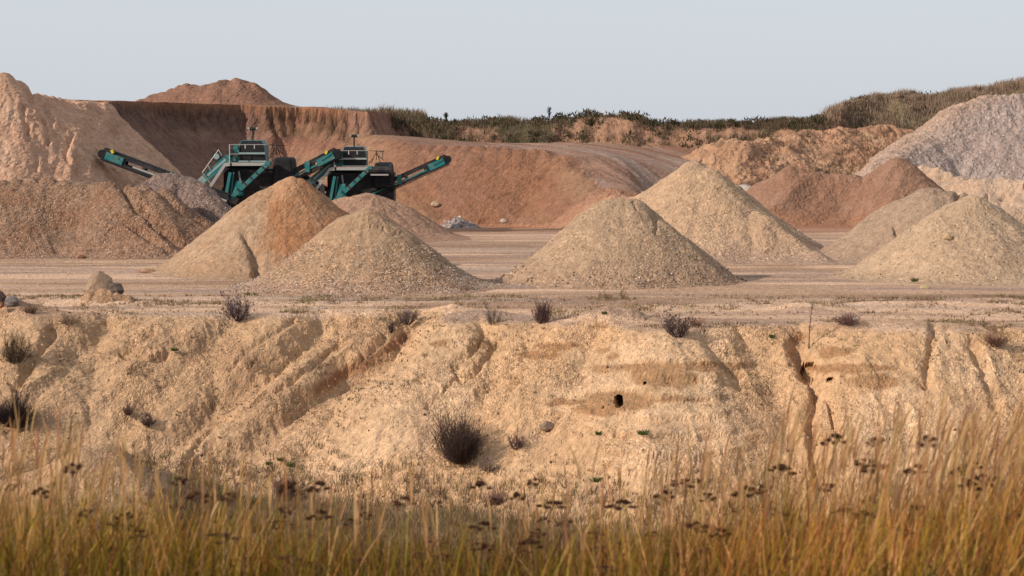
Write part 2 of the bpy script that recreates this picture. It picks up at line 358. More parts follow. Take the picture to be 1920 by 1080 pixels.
def col_slope(x, y, z, i):
    d = i['d']; left = i['left']; px = PX(x, y); py = PY(z, y)
    n1 = fbm(x * .35, y * .35, 5, 121); n2 = fbm(x * 1.6, y * 1.6, 4, 122); c = base(x.shape, SAND)
    c = c * np.array((1.40, 1.42, 1.36)); c = mixc(c, LIGHT * np.array((1.42, 1.44, 1.40)), sstep(-.15, .4, n1) * .65 * (1 - left * .6))
    cc = (x - y) * .7071; al = (x + y) * .7071
    c = mixc(c, SOILBR * 1.7, sstep(.05, .5, fbm(cc * .7, al * .12, 4, 123)) * .6 * left * sstep(.5, 2, d))
    c = mixc(c, (.27, .18, .11), left * sstep(900, 200, px + 200 * n1) * .28)
    c = mixc(c, SOILBR * 1.7, sstep(.1, .5, fbm(x * .8, y * .8, 4, 124)) * .35)
    # damp patches and damp bedding bands
    P = [(1160, 752, 75, 17), (1120, 768, 40, 14), (1060, 755, 38, 7), (1240, 750, 90, 7), (1230, 690, 130, 10), (1250, 712, 70, 16), (1125, 693, 28, 7), (1150, 667, 16, 6), (1010, 665, 45, 8), (1040, 650, 40, 8), (910, 648, 18, 9), (1340, 685, 60, 8), (1590, 690, 90, 8), (1565, 660, 30, 12), (1495, 634, 25, 8), (1640, 715, 50, 14), (828, 646, 14, 7), (1130, 610, 16, 5), (1135, 655, 14, 6), (1010, 667, 10, 5)]
    dm = np.zeros(x.shape); wx = 14 * fbm(px / 25, py / 12, 3, 125); wy = 6 * fbm(px / 25, py / 12 + 8, 3, 126)
    for a, b, rx, ry in P: dm = np.maximum(dm, sstep(1.15, .8, np.hypot((px + wx - a) / rx, (py + wy - b) / ry)))
    dm = np.maximum(dm, sstep(.45, .6, fbm(x * 1.4, y * 1.4, 3, 127)) * .6 * sstep(1, 2, d) * (1 - left))
    c = mixc(c, DAMP * 1.15, dm * .8)
    # raw orange soil in the long gully
    g, _ = seg_near(px, py, [(762, 632, 0), (700, 676, 0), (640, 702, 0), (600, 730, 0)]); c = mixc(c, ORANGE * .8, sstep(16, 6, g) * .8)
    c = mixc(c, (.26, .18, .10), sstep(.05, .45, n2 + n1 * .5) * .5 * sstep(6.0, 3.5, d) * .6)
    fc, fg = floor_col(x, y); t = sstep(.5, .05, d)
    c = lerp(c, fc, (t * .85)[:, None])
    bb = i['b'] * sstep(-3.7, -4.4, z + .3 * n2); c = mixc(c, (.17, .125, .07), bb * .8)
    c = c * (1 + .10 * n2)[:, None]
    gr = .22 + .45 * sstep(-.2, .4, fbm(x * .6, y * .6, 3, 128)); return c, lerp(gr, fg, t)
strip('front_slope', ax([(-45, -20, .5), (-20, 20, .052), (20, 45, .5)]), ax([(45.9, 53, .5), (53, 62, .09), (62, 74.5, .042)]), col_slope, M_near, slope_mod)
def col_floor(x, y, z, i): return floor_col(x, y)
strip('pit_floor', ax([(-70, -30, 2), (-30, 30, .14), (30, 70, 2)]), ax([(74.44, 90, .09), (90, 130.5, .2)]), col_floor, M_near)
def col_back(x, y, z, i):
    px = PX(x, y); py = PY(z, y); d = i['bd']; ins = i['ins']; d2 = i['d2']; in2 = i['in2']
    n1 = fbm(x * .2, y * .2, 5, 131); n2 = fbm(x * .9, z * 1.5 + y * .5, 4, 132)
    fc, fg = floor_col(x, y); c = base(x.shape, RED * np.array((.84, .92, .98)))
    c = mixc(c, SAND * .72, sstep(-.05, .5, fbm(x * .35 + z * .25, z * .25, 4, 133)) * .5)
    c = mixc(c, ORANGE * .75, sstep(.05, .5, n1) * .5)
    # bedding on the cut cliff
    cl = (~ins) & (~in2) & (d < 9) & (z > 2.2)
    bed = fbm(z * 1.1 + .25 * n1, x * .05, 3, 134)
    c = np.where(cl[:, None], mixc(mixc(base(x.shape, (.225, .115, .075)), SAND * .66, sstep(-.05, .35, bed) * .55), DARK * 1.5, sstep(.05, .4, -bed) * .4), c)
    top = cl & (d < 1.1); c = np.where(top[:, None], mixc(c, DARK * .7, .85 * sstep(-.5, .1, n2) * sstep(1.1, .5, d + .4 * n2)), c)
    wl = cl & (x < -17); c = np.where(wl[:, None], mixc(c, (.13, .085, .07), .55 * sstep(-15.5, -20, x + (y - 150) * .1 + .8 * n2) * (1 - .6 * sstep(.0, .35, fbm(x * .5 + z * .5, z * .7, 4, 141)))), c)  # left wall: shade deepened in the colour, on soil that is partly purple-grey
    c = mixc(c, ORANGE * .8, sstep(0, .2, np.where(ins, 1, 0)) * .55)
    # ramp with wheel tracks
    rp = in2 & (x > -2)
    st = fbm((x * .8 + y * .5) * .8, (x * .5 - y) * .06, 4, 135); c2 = mixc(mixc(base(x.shape, (.29, .175, .12)), PINK * .9, sstep(-.1, .35, st)), RED * .8, sstep(.1, .4, -st) * .7)
    c = np.where(rp[:, None], c2, c)
    far = in2 & (x <= -2); c = np.where(far[:, None], mixc(c, (.27, .17, .12), .5), c)
    fl = z < .12; c = np.where(fl[:, None], fc * np.array((.98, .9, .85)), c)
    c = np.where(cl[:, None], c * (1 + .18 * ridged(x * 1.1, y * 1.1, 3, 139) + .25 * fbm(x * .5, z * .9, 3, 140))[:, None], c)
    be = (berm(x, y) > z - .1) & (y > 148); bn = fbm(x * .5, y * .5, 3, 136)
    c = np.where(be[:, None], mixc(base(x.shape, (.31, .18, .11)), (.08, .065, .035), sstep(-.15, .25, bn)), c)
    b2 = (y > 163) & (~ins); c = np.where(b2[:, None], np.array((.2, .16, .09)), c)
    c = c * (1 + .12 * n2)[:, None]
    return c, np.where(fl, .4, .3)
BK_CR = [([(500, 210), (515, 245), (545, 300)], .15, .3), ([(345, 205), (370, 240)], .25, .4), ([(690, 270), (640, 255)], .2, .2)]
def back_mod(x, y, z): return x, y, carve(x, y, z, BK_CR)
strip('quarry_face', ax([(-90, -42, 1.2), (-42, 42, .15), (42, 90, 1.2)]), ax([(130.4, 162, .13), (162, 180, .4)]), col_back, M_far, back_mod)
def col_far(x, y, z, i):
    c = base(x.shape, (.26, .22, .12)); ins = i['ins']; c = np.where(ins[:, None], np.array((.42, .24, .15)), c); return c * (1 + .2 * fbm(x * .02, y * .02, 3, 5))[:, None], .2 + 0 * x
strip('ground', ax([(-4000, -300, 200), (-300, -90, 15), (-90, 90, 1.5), (90, 300, 15), (300, 4000, 200)]), ax([(179.9, 220, 1), (220, 400, 12), (400, 5000, 200)]), col_far, M_far)

# ------------------------------------------------------------------ heaps
HEAPS = {}
def heap(name, label, cat, pts, s, colf, step=.08, pad=1.2, rough=.05, rill=.03, rillf=.8, flow=None, round_=.35, seed=0, cr=(), ground=None, grav=.6, group=None, kind=None, extra=(), mat=None, lump=.08, toe=.25):
    R = [W(*p) for p in pts]
    if len(R) == 1: R = [R[0], (R[0][0] + .01, R[0][1], R[0][2])]
    hs = max(p[2] for p in R); g0 = 0 if ground is None else ground
    r = max(p[2] - g0 for p in R) / s + pad
    x0, x1 = min(p[0] for p in R) - r, max(p[0] for p in R) + r; y0, y1 = min(p[1] for p in R) - r, max(p[1] for p in R) + min(r, 9)
    X, Y = np.meshgrid(np.arange(x0, x1, step), np.arange(y0, y1, step)); sh = X.shape; x = X.ravel(); y = Y.ravel()
    wx = x + .25 * fbm(x * .4, y * .4, 3, seed + 1); wy = y + .25 * fbm(x * .4 + 31, y * .4, 3, seed + 2)
    z, d = envelope(wx, wy, R, lambda q: s * (np.sqrt(q * q + round_ ** 2) - round_), .3 if len(R) < 6 else .7)
    for e in extra:
        ep = [W(*p) for p in e[0]]; ep = ep if len(ep) > 1 else [ep[0], (ep[0][0] + .01, ep[0][1], ep[0][2])]
        z3, _ = envelope(wx, wy, ep, lambda q: e[1] * (np.sqrt(q * q + .1) - .3), .3); k = .25; hh = np.clip(.5 + .5 * (z3 - z) / k, 0, 1); z = lerp(z, z3, hh) + k * hh * (1 - hh)
    hrel = np.clip((z - g0) / max(hs - g0, .1), 0, 1); hm = sstep(0, .8, d)
    if flow is None:
        cx = np.mean([p[0] for p in R]); cy = np.mean([p[1] for p in R]); a = np.arctan2(y - cy, x - cx)
        rl = ridged(np.cos(a) * rillf * 4 + 8, np.sin(a) * rillf * 4 + 8 + d * .05, 3, seed + 3)
    else:
        rl = ridged((x * flow[1] - y * flow[0]) * rillf, (x * flow[0] + y * flow[1]) * .08, 3, seed + 3)
    z = z + rl * rill * hm + fbm(x * .7, y * .7, 3, seed + 4) * lump + fbm(x * .28 + 3, y * .28, 2, seed + 6) * 2 * lump * hm + fbm(x * 3.3, y * 3.3, 3, seed + 5) * rough
    zg = terrain(x, y) if ground is None else np.full(x.shape, float(ground))
    t = z - zg; t = np.where(t > -3, toe * np.log1p(np.exp(np.clip(t / toe, -40, 40))), 0); z = zg + t - .055
    if len(cr): z = carve(x, y, z, cr)
    dirs = np.stack([x, y], -1); c, g = colf(x, y, z, hrel, seed)
    keep = (t > .05)
    o = grid_mesh(name, X, Y, z.reshape(sh), mat or M_heap, np.concatenate([c, g[:, None]], 1).reshape(sh + (4,)), keep.reshape(sh))
    tag(o, label, cat, group, kind)
    HEAPS[name] = HEAPS.get(name, []) + [o]
    return o
def cf(c1, c2, amt=.5, g=.6, toec=None, sc=.6, k=.95):
    c1 = np.array(c1) * k; c2 = np.array(c2) * k
    def f(x, y, z, h, seed):
        n = fbm(x * sc, y * sc * .8 + z * .5, 5, seed + 50); c = mixc(base(x.shape, c1), c2, sstep(-.15, .35, n) * amt)
        gg = g * (.55 + .45 * sstep(-.3, .3, fbm(x * .9, y * .9, 3, seed + 51))) * (.75 + .5 * (1 - h))
        if toec is not None: c = mixc(c, toec, sstep(.35, .0, h + .12 * n) * .7)
        c = c * (1 + .08 * fbm(x * 2.5, y * 2.5, 3, seed + 52))[:, None]
        return c, np.clip(gg, 0, 1)
    return f
def cf_front(x, y, z, h, seed):     # two loads: pale sand on the left, darker orange sand on the right
    px = PX(x, y); py = PY(z, y)
    c, g = cf(LIGHT * .80, SAND * .85, .6, .35)(x, y, z, h, seed)
    wob = 12 * fbm(px / 40, py / 40, 3, 3); edge = np.interp(py, [320, 345, 400, 460, 520], [540, 512, 486, 500, 545])
    t = sstep(-34, 34, px + wob * 2.6 - edge) * sstep(.03, .12, h)
    n = fbm(x * .8 + 9, z * .8, 3, 4)
    oc = mixc(mixc(base(x.shape, (0.330, 0.158, 0.058)), (0.420, 0.252, 0.116), sstep(.0, .35, n) * .7), (0.270, 0.126, 0.048), sstep(.1, .4, -n) * .5)
    oc = lerp(oc * np.array((1.12, 1.06, 1.25)), SAND * .82, .28 + .35 * sstep(-.1, .4, fbm(px / 30, py / 55, 3, 6))[:, None]); return lerp(c, oc, t[:, None]), lerp(g, .15, t)
def cf_second(x, y, z, h, seed):
    c, g = cf(TAN * 1.02, SAND * .98, .5, .7, (0.375, 0.252, 0.170))(x, y, z, h, seed); px = PX(x, y); py = PY(z, y)
    return c, np.where(h > .6, g * .4, np.clip(g * 1.3, 0, 1))
def cf_pale(x, y, z, h, seed):
    c, g = cf((0.41, 0.325, 0.268), (0.365, 0.28, 0.23), .8, .7, None)(x, y, z, h, seed); px = PX(x, y); py = PY(z, y)
    return mixc(c, SAND * .95, sstep(60, -10, (px - 1700) * .62 + (py - 262)) * .45), g
def cf_brown(x, y, z, h, seed):
    c, g = cf((.41, .235, .135), (.48, .31, .185), .6, .3)(x, y, z, h, seed); n = fbm(x * .35, z * .9 + y * .3, 4, seed + 9)
    t = sstep(.0, .25, n) * sstep(5.2, 3.6, z + .35 * n) * .9; t = np.maximum(t * .75, sstep(.25, .45, fbm(x * 1.1, z * 1.6, 3, seed + 8)) * .5)
    return mixc(c, (.11, .062, .042), t), g
FLR = (-.62, -.78)
CR1 = [([(458, 440), (472, 462), (484, 480)], .16, .35), ([(476, 485), (484, 512)], .16, .45)]
heap('sand_pile', 'tall two-tone sand pile, pale left half and dark orange right half, in front of machines', 'sand pile', [(512, 345, 93.6), (540, 328, 94), (556, 332, 94)], .74, cf_front, .07, rill=.05, rillf=.9, seed=100, cr=CR1, extra=[([(452, 432, 91.3), (458, 436, 91)], .72)], round_=.2)
CR2 = [([(655, 432), (690, 424), (718, 428)], .05, .08), ([(718, 428), (735, 440), (752, 436)], .05, .08)]
heap('sand_pile', 'smooth tan sand pile with a shell-gravel skirt, just right of the orange one', 'sand pile', [(672, 396, 84.5), (690, 387, 84.5), (698, 390, 84.5)], .76, cf_second, .06, rough=.035, seed=110, cr=CR2, toe=.32)
CR3 = [([(1186, 380), (1192, 395)], .05, .1), ([(1226, 408), (1231, 436)], .08, .16)]
heap('sand_pile', 'blunt-topped grainy sand pile in the middle with a dark right edge', 'sand pile', [(1122, 384, 87.5), (1140, 371, 87.5), (1178, 368, 87.5), (1188, 382, 87.3), (1224, 404, 87)], .83, cf((0.383, 0.269, 0.167), (0.420, 0.294, 0.184), .6, .65, (0.345, 0.231, 0.150)), .06, rough=.045, seed=120, cr=CR3, lump=.10, toe=.16, pad=1.0)
heap('sand_pile', 'big pale yellow sand pile with a long right ridge, behind the blunt-topped one', 'sand pile', [(1270, 318, 104.5), (1300, 299, 104.5), (1322, 312, 104), (1352, 352, 103), (1395, 385, 102), (1440, 402, 101), (1492, 442, 99.6), (1530, 470, 98.5)], .72, cf((0.480, 0.329, 0.197), (0.435, 0.294, 0.184), .7, .45, PINK), .09, rough=.05, seed=130, lump=.14)
heap('sand_pile', 'long reddish sand pile with two peaks and slanting ribs', 'sand pile', [(1476, 310, 137), (1500, 316, 137), (1550, 326, 137), (1600, 326, 137), (1640, 322, 137), (1680, 294, 137)], .76, cf((0.276, 0.153, 0.094), (0.312, 0.187, 0.121), .6, .2, (0.315, 0.154, 0.082)), .11, rill=.42, rillf=.35, flow=FLR, seed=140, round_=.25)
CR6 = [([(1680, 425), (1684, 445), (1680, 460)], .08, .25), ([(1756, 360), (1780, 352), (1796, 358)], .06, .12), ([(1785, 348), (1800, 360), (1792, 372)], .10, .25)]
heap('sand_pile', 'rounded grey-brown sand pile with a cracked crest, behind the front right pile', 'sand pile', [(1712, 366, 101), (1745, 350, 101), (1796, 354, 101)], .74, cf((0.345, 0.245, 0.163), (0.375, 0.262, 0.173), .6, .35), .08, rough=.04, seed=150, cr=CR6, round_=.7, toe=.4)
heap('sand_pile', 'pale lumpy sand pile with clods at the right edge of the photo', 'sand pile', [(1806, 376, 90.5), (1824, 364, 90.5), (1850, 376, 90.5)], .66, cf((0.450, 0.322, 0.204), (0.405, 0.287, 0.180), .6, .4), .07, rough=.06, seed=160, lump=.13, rill=.05)
heap('gravel_hill', 'huge pale grey gravel hill with pinkish cast at the upper right', 'gravel pile', [(2300, 140, 158), (1960, 172, 158), (1855, 180, 157), (1805, 196, 156), (1760, 224, 154), (1725, 252, 152), (1700, 272, 149), (1655, 300, 145)], .66, cf_pale, .15, rough=.10, seed=170, lump=.25, rill=.2, rillf=.4, flow=(-.5, -.8))
CR9 = [([(1880, 372), (1930, 345)], .15, .3), ([(1850, 370), (1835, 380)], .12, .3)]
heap('sand_bank', 'low pale yellow sand bank slumped below the grey gravel hill', 'sand bank', [(1730, 304, 144), (1760, 316, 143), (1800, 324, 142), (1850, 330, 141), (1920, 340, 140), (2200, 350, 140)], .55, cf((0.495, 0.357, 0.245), (0.450, 0.308, 0.197), .7, .35), .12, rough=.09, seed=180, lump=.3, rill=.25, rillf=.5, flow=(-.5, -.8), cr=CR9)
heap('sand_bank', 'rugged orange spoil bank with dark brushy patches behind the reddish pile', 'spoil bank', [(1320, 292, 151), (1338, 278, 151), (1368, 259, 151), (1382, 270, 151), (1440, 256, 153), (1500, 248, 156), (1555, 240, 158), (1600, 240, 160), (1650, 237, 161), (1710, 240, 162)], .58, cf_brown, .13, rough=.14, seed=190, lump=.28, rill=.35, rillf=.5, flow=(-.3, -.95), ground=None)
heap('sand_pile', 'small whitish sand pile peeping out behind the big pale yellow pile', 'sand pile', [(1372, 350, 141), (1392, 344, 141), (1402, 347, 141)], .5, cf((0.495, 0.420, 0.340), (0.450, 0.364, 0.286), .5, .2), .12, seed=200, rill=.03)
CR12 = [([(228, 345), (250, 380), (290, 415), (330, 450), (360, 470)], .22, .42), ([(232, 410), (270, 440), (320, 470)], .16, .22), ([(290, 350), (330, 390), (380, 415)], .15, .2), ([(330, 360), (370, 395), (412, 412)], .15, .22)]
heap('gravel_pile', 'broad brown gravel pile with a dark diagonal gully at the left edge', 'gravel pile', [(-260, 325, 107), (0, 334, 107), (90, 332, 107), (180, 338, 107), (228, 342, 106.5), (300, 352, 106)], .72, cf((0.252, 0.147, 0.088), (0.282, 0.183, 0.118), .7, 1.0, (0.300, 0.189, 0.122)), .09, rough=.06, seed=210, cr=CR12, lump=.16, rill=.14, rillf=.7, flow=(.5, -.86))
heap('gravel_pile', 'grey gravel pile with a rounded top left of the teal machines', 'gravel pile', [(296, 326, 109.5), (318, 320, 109.5), (345, 326, 109.5), (375, 342, 109)], .74, cf((0.186, 0.136, 0.113), (0.252, 0.180, 0.141), .6, 1.0), .09, rough=.08, seed=220, cr=CR12[3:], rill=.15, flow=(.7, -.7), lump=.14)
heap('sand_pile', 'low pinkish sand pile with a rounded top under the right machine', 'sand pile', [(660, 368, 119.5), (690, 362, 119.5), (720, 372, 119.5), (750, 392, 119.5)], .6, cf((0.375, 0.231, 0.150), (0.330, 0.196, 0.122), .6, .4), .1, seed=230, rill=.08, round_=.8)
heap('spoil_heap', 'brown hump-backed spoil heap on the plateau against the sky', 'spoil heap', [(285, 176, 195), (320, 162, 195), (350, 156, 195), (400, 155, 195), (425, 147, 195), (445, 144, 195), (468, 152, 195), (496, 178, 195)], .7, cf((0.247, 0.136, 0.088), (0.195, 0.108, 0.071), .6, .3), .2, pad=3, seed=240, rill=.3, rillf=.3, flow=(.2, -1), ground=7.9, lump=.2, mat=M_far)
heap('rubble_heap', 'tiny heap of grey rubble at the foot of the red quarry face', 'rubble heap', [(850, 411, 130.5), (862, 407, 130.5), (870, 411, 130.5)], .7, cf((0.315, 0.266, 0.245), (0.450, 0.385, 0.340), .6, 1.0), .07, pad=.5, rough=.16, seed=250, toe=.06, mat=M_far)
def cf_hill(x, y, z, h, seed):
    c, g = cf((0.398, 0.245, 0.156), (0.435, 0.294, 0.194), .6, .3, (0.300, 0.161, 0.095))(x, y, z, h, seed); n = fbm(x * .5, z * .4, 4, 9)
    c = c * 1.3; return mixc(c, (0.30, 0.17, 0.11), sstep(.1, .4, n) * .6), g
CR13 = [([(42, 195), (46, 225), (54, 260)], .13, .28), ([(80, 215), (86, 240), (88, 268)], .12, .25), ([(88, 200), (100, 240), (108, 275)], .13, .28), ([(135, 250), (124, 275), (122, 290), (130, 300)], .13, .28), ([(62, 275), (72, 300), (68, 318)], .12, .25), ([(148, 285), (143, 300), (150, 320)], .12, .22), ([(170, 200), (210, 245), (262, 300)], .15, .2), ([(60, 165), (58, 185)], .2, .3)]
heap('hill', None, None, [(-500, 140, 124), (-150, 150, 123), (-30, 150, 122.5), (8, 134, 122.5), (34, 148, 123), (60, 168, 124), (110, 181, 126), (150, 187, 128), (186, 191, 130)], 1.0, cf_hill, .11, rough=.10, seed=260, lump=.18, rill=.30, rillf=.7, flow=(.12, -1), cr=CR13, kind='structure', mat=M_far)
# ------------------------------------------------------------------ where a line of sight meets the ground
_Ys = np.concatenate([np.arange(46, 80, .05), np.arange(80, 220, .25)])
def hit(px, py):
    x = (px - 960) / F * _Ys; z = terrain(x, _Ys); zr = H - (py - YH) / F * _Ys
    k = np.argmax(z >= zr); return (x[k], _Ys[k], z[k])

class MB:
    def __init__(s): s.v = []; s.f = []
    def add(s, V, Fc):
        b = len(s.v); s.v += [tuple(v) for v in V]; s.f += [tuple(b + i for i in f) for f in Fc]; return s
    def box(s, x0, x1, y0, y1, z0, z1, tx=0, top=0):
        return s.add([(x0, y0, z0), (x1, y0, z0), (x1, y1, z0), (x0, y1, z0), (x0 + tx + top, y0 + top, z1), (x1 + tx - top, y0 + top, z1), (x1 + tx - top, y1 - top, z1), (x0 + tx + top, y1 - top, z1)],
                     [(3, 2, 1, 0), (4, 5, 6, 7), (0, 1, 5, 4), (1, 2, 6, 5), (2, 3, 7, 6), (3, 0, 4, 7)])
    def bar(s, a, b, wy, h):
        """beam from a to b, wy wide across, h deep"""
        a = np.array(a, float); b = np.array(b, float); d = b - a; d /= np.linalg.norm(d)
        side = np.cross(d, (0, 0, 1)); side = side / np.linalg.norm(side) if np.linalg.norm(side) > 1e-3 else np.array((0, 1., 0)); up = np.cross(side, d)
        V = []
        for p in (a, b):
            for i, j in ((-1, -1), (1, -1), (1, 1), (-1, 1)): V.append(p + side * i * wy / 2 + up * j * h / 2)
        return s.add(V, [(0, 1, 2, 3), (7, 6, 5, 4), (0, 4, 5, 1), (1, 5, 6, 2), (2, 6, 7, 3), (3, 7, 4, 0)])
    def tube(s, a, b, r, n=8, r2=None):
        a = np.array(a, float); b = np.array(b, float); d = b - a; d /= np.linalg.norm(d); r2 = r if r2 is None else r2
        u = np.cross(d, (0, 0, 1) if abs(d[2]) < .9 else (1, 0, 0)); u /= np.linalg.norm(u); v = np.cross(d, u); V = []
        for p, q in ((a, r), (b, r2)):
            for k in range(n): t = 2 * math.pi * k / n; V.append(p + q * (u * math.cos(t) + v * math.sin(t)))
        return s.add(V, [(k, (k + 1) % n, n + (k + 1) % n, n + k) for k in range(n)] + [tuple(range(n))[::-1], tuple(range(n, 2 * n))])
    def build(s, name, mat, parent=None, bevel=0):
        me = bpy.data.meshes.new(name); me.from_pydata(s.v, [], s.f); me.materials.append(mat); me.update()
        o = bpy.data.objects.new(name, me); COL.objects.link(o); o.parent = parent
        if bevel:
            b = o.modifiers.new('bevel', 'BEVEL'); b.width = bevel; b.segments = 3
        return o

# ------------------------------------------------------------------ the two screening machines
def U(px, py, y=0): return ((px - 474) * .031, y, (437.7 - py) * .031)
def conveyor(root, foot, head, y, wd=.9, th=.21, gap=.42, head_left=False, label=None):
    """a stacking belt: two dark trusses with gaps, belt, drum, teal head and yellow guard"""
    f = np.array(U(*foot, y)); h = np.array(U(*head, y)); d = (h - f); L = np.linalg.norm(d); d /= L; up = np.array((-d[2], 0, d[0])); up = up if up[2] > 0 else -up
    e = bpy.data.objects.new('conveyor', None); COL.objects.link(e); e.parent = root
    if label: e['label'] = label
    m = MB()
    for s in (-1, 1):
        yy = np.array((0, s * wd / 2, 0))
        m.bar(f + yy + up * gap * .5, h + yy + up * gap * .5, .07, th)
        m.bar(f + yy - up * gap * .5, h + yy - up * gap * .5, .07, th * .8)
        n = int(L / 1.25)
        for k in range(n + 1):
            p = f + d * L * k / n; m.bar(p + yy - up * gap * .5, p + yy + up * gap * .5 + d * .01, .06, .34 if k % 2 else .16)
    m.build('frame', M_dark, e)
    b = MB(); b.bar(f + up * (gap * .5 + .13), h + up * (gap * .5 + .13), wd * .85, .05); b.bar(f - up * (gap * .5 + .13), h - up * (gap * .5 + .13), wd * .85, .04)
    b.build('belt', M_black, e)
    MB().tube(h + np.array((0, -wd * .55, 0)), h + np.array((0, wd * .55, 0)), .25, 16).build('drum', M_black, e)
    t = MB(); t.bar(h - d * 1.25 + np.array((0, -wd * .5 - .06, 0)), h - d * .2 + np.array((0, -wd * .5 - .06, 0)), .08, .42); t.bar(h - d * 1.0 + np.array((0, -wd * .5 - .1, .1)), h - d * .35 + np.array((0, -wd * .5 - .1, .16)), .08, .12)
    t.build('head_plate', M_teal, e)
    MB().bar(h - d * .58 + up * .26 + np.array((0, -wd * .5 - .1, 0)), h - d * .42 + up * .4 + np.array((0, -wd * .5 - .1, 0)), .1, .14).build('guard', M_yellow, e)
    g = MB(); g.bar(f + np.array((0, -wd * .5 - .05, 0)) - up * .02, f + d * L * .75 + np.array((0, -wd * .5 - .05, 0)) - up * .08, .05, .10)
    q = f + d * L * .42; g.box(q[0] - .14, q[0] + .14, q[1] - wd * .5 - .12, q[1] - wd * .5, q[2] - .2, q[2] + .42)
    g.build('side_rail', M_teal if not head_left else M_grey, e)
    return e
def machine(px, Y, k, label, left_head, right_head, right_foot):
    root = bpy.data.objects.new('screening_machine', None); COL.objects.link(root)
    root.location = ((px - 960) / F * Y, Y, 0); root.scale = (k, k, k); tag(root, label, 'quarry machine', 'teal screening machines')
    root.rotation_euler = (0, 0, 0)
    X = lambda p: (p - 474) * .031
    Z = lambda p: (437.7 - p) * .031
    # screen box with dark rubber skirts
    b = MB(); b.box(X(452), X(499), -1.25, 1.4, Z(303), Z(272)); b.box(X(452), X(497), -1.2, 1.35, Z(272), Z(263), 0, .14); b.build('screen_box', M_teal, root)
    c = MB()
    c.add([(X(455), -1.32, Z(284)), (X(501), -1.32, Z(284)), (X(498), -1.26, Z(270)), (X(455), -1.26, Z(270)), (X(494), -1.08, Z(263.5)), (X(457), -1.08, Z(263.5)),
           (X(455), -1.2, Z(284)), (X(501), -1.2, Z(284)), (X(498), -1.1, Z(270)), (X(455), -1.1, Z(270)), (X(494), -.9, Z(264)), (X(457), -.9, Z(264))],
          [(0, 1, 2, 3), (3, 2, 4, 5), (7, 6, 9, 8), (8, 9, 11, 10), (0, 6, 7, 1), (1, 7, 8, 2), (2, 8, 10, 4), (4, 10, 11, 5), (5, 11, 9, 3), (3, 9, 6, 0)])
    c.build('rubber_skirt', M_black, root)
    MB().box(X(456), X(502), -1.34, -1.24, Z(299.5), Z(289.5)).build('rubber_skirt', M_black, root)
    l = MB(); l.box(X(453), X(502), -1.42, -1.25, Z(288.5), Z(285.2)); l.box(X(453), X(504), -1.42, -1.25, Z(302.6), Z(300.4)); l.build('ledge', M_light if k == 1 else M_grey, root)
    s = MB(); s.box(X(441), X(452), -1.3, 1.3, Z(303), Z(276), .06); s.box(X(444), X(451), -1.42, -1.3, Z(280), Z(272)); s.bar((X(440), -1.36, Z(300)), (X(452), -1.36, Z(280)), .08, .18); s.bar((X(446), -1.4, Z(302)), (X(446), -1.4, Z(282)), .1, .1); s.build('side_frame', M_teal, root)
    mt = MB(); mt.tube((X(438), -1.5, Z(285)), (X(438), -1.05, Z(285)), .2, 12); mt.tube((X(448), -1.52, Z(292)), (X(448), -1.3, Z(292)), .14, 12); mt.box(X(430), X(442), -1.3, -.3, Z(300), Z(288)); mt.build('motor', M_dark, root)
    # walkway, posts, rails
    wk = MB(); wk.box(X(440), X(506), -2.0, -1.44, Z(309.5), Z(303.8)); wk.bar(U(443, 306, -1.75), U(429, 308, -1.75), .5, .2); wk.build('walkway', M_grey, root)
    wk = MB(); wk.bar(U(430, 307, -1.8), U(400, 352, -1.8), .16, .17); wk.bar(U(400, 352, -1.8), U(384, 376, -1.8), .14, .16); wk.build('brace', M_grey, root)
    r = MB()
    for p in (439, 468, 485): r.tube(U(p, 304 if p < 450 else 278, -1.98), U(p, 270, -1.98), .035, 6)
    r.tube(U(439, 270.5, -1.98), U(506, 270.5, -1.98), .02, 6); r.tube(U(439, 288, -1.98), U(455, 288, -1.98), .02, 6)
    for a, c2 in (((392, 330), (387, 322)), ((402, 318), (396, 306)), ((423, 291), (417, 280)), ((384, 335), (396, 350)), ((393, 330), (403, 344))): r.tube(U(*a, -1.6), U(*c2, -1.6), .025, 6)
    r.tube(U(387, 322, -1.6), U(417, 280, -1.6), .018, 6)
    r.build('railing', M_grey, root)
    # inclined feed belt on the left
    fd = MB(); fd.bar(U(380, 340, -1.0), U(436, 291, -1.0), 1.0, .30); fd.bar(U(385, 345, -1.55), U(436, 300, -1.55), .06, .16); fd.build('feed_conveyor', M_teal, root)
    MB().bar(U(381, 341, -1.54), U(391, 332, -1.54), .1, .38).build('end_plate', M_light, root)
    MB().bar(U(396, 328, -1.54), U(430, 298, -1.54), .06, .13).build('cover_strip', M_light, root)
    rd = MB(); rd.tube(U(410, 293, -.9), U(410, 293, -.4), .3, 16); rd.build('feed_drum', M_dark, root)
    MB().tube(U(410, 293, -.93), U(410, 293, -.89), .17, 12).build('drum_hub', M_light, root)
    # side conveyor rising to the right
    sc_ = MB(); sc_.bar(U(440, 371, -2.1), U(511, 305, -2.1), .55, .24); sc_.box(X(507), X(515), -2.4, -1.8, Z(308), Z(301)); sc_.build('side_conveyor', M_teal, root)
    bd = MB()
    for q in (.25, .42, .58, .72, .88):
        a = np.array(U(440, 371, -2.1)) * (1 - q) + np.array(U(511, 305, -2.1)) * q; bd.bar(a + np.array((-.03, 0, -.03)), a + np.array((.03, 0, .03)), .62, .30)
    bd.bar(U(440, 371, -2.28), U(508, 308, -2.28), .03, .06); bd.build('roller_brackets', M_dark, root)
    e = MB(); e.box(X(441), X(462), -1.7, .2, Z(366), Z(337), .1, .12); e.build('engine_cover', M_teal, root, .08)
    lg = MB(); lg.bar(U(439, 322, -1.7), U(430, 372, -1.7), .18, .17); lg.bar(U(445, 322, -1.6), U(439, 372, -1.6), .08, .08); lg.build('support_leg', M_teal, root)
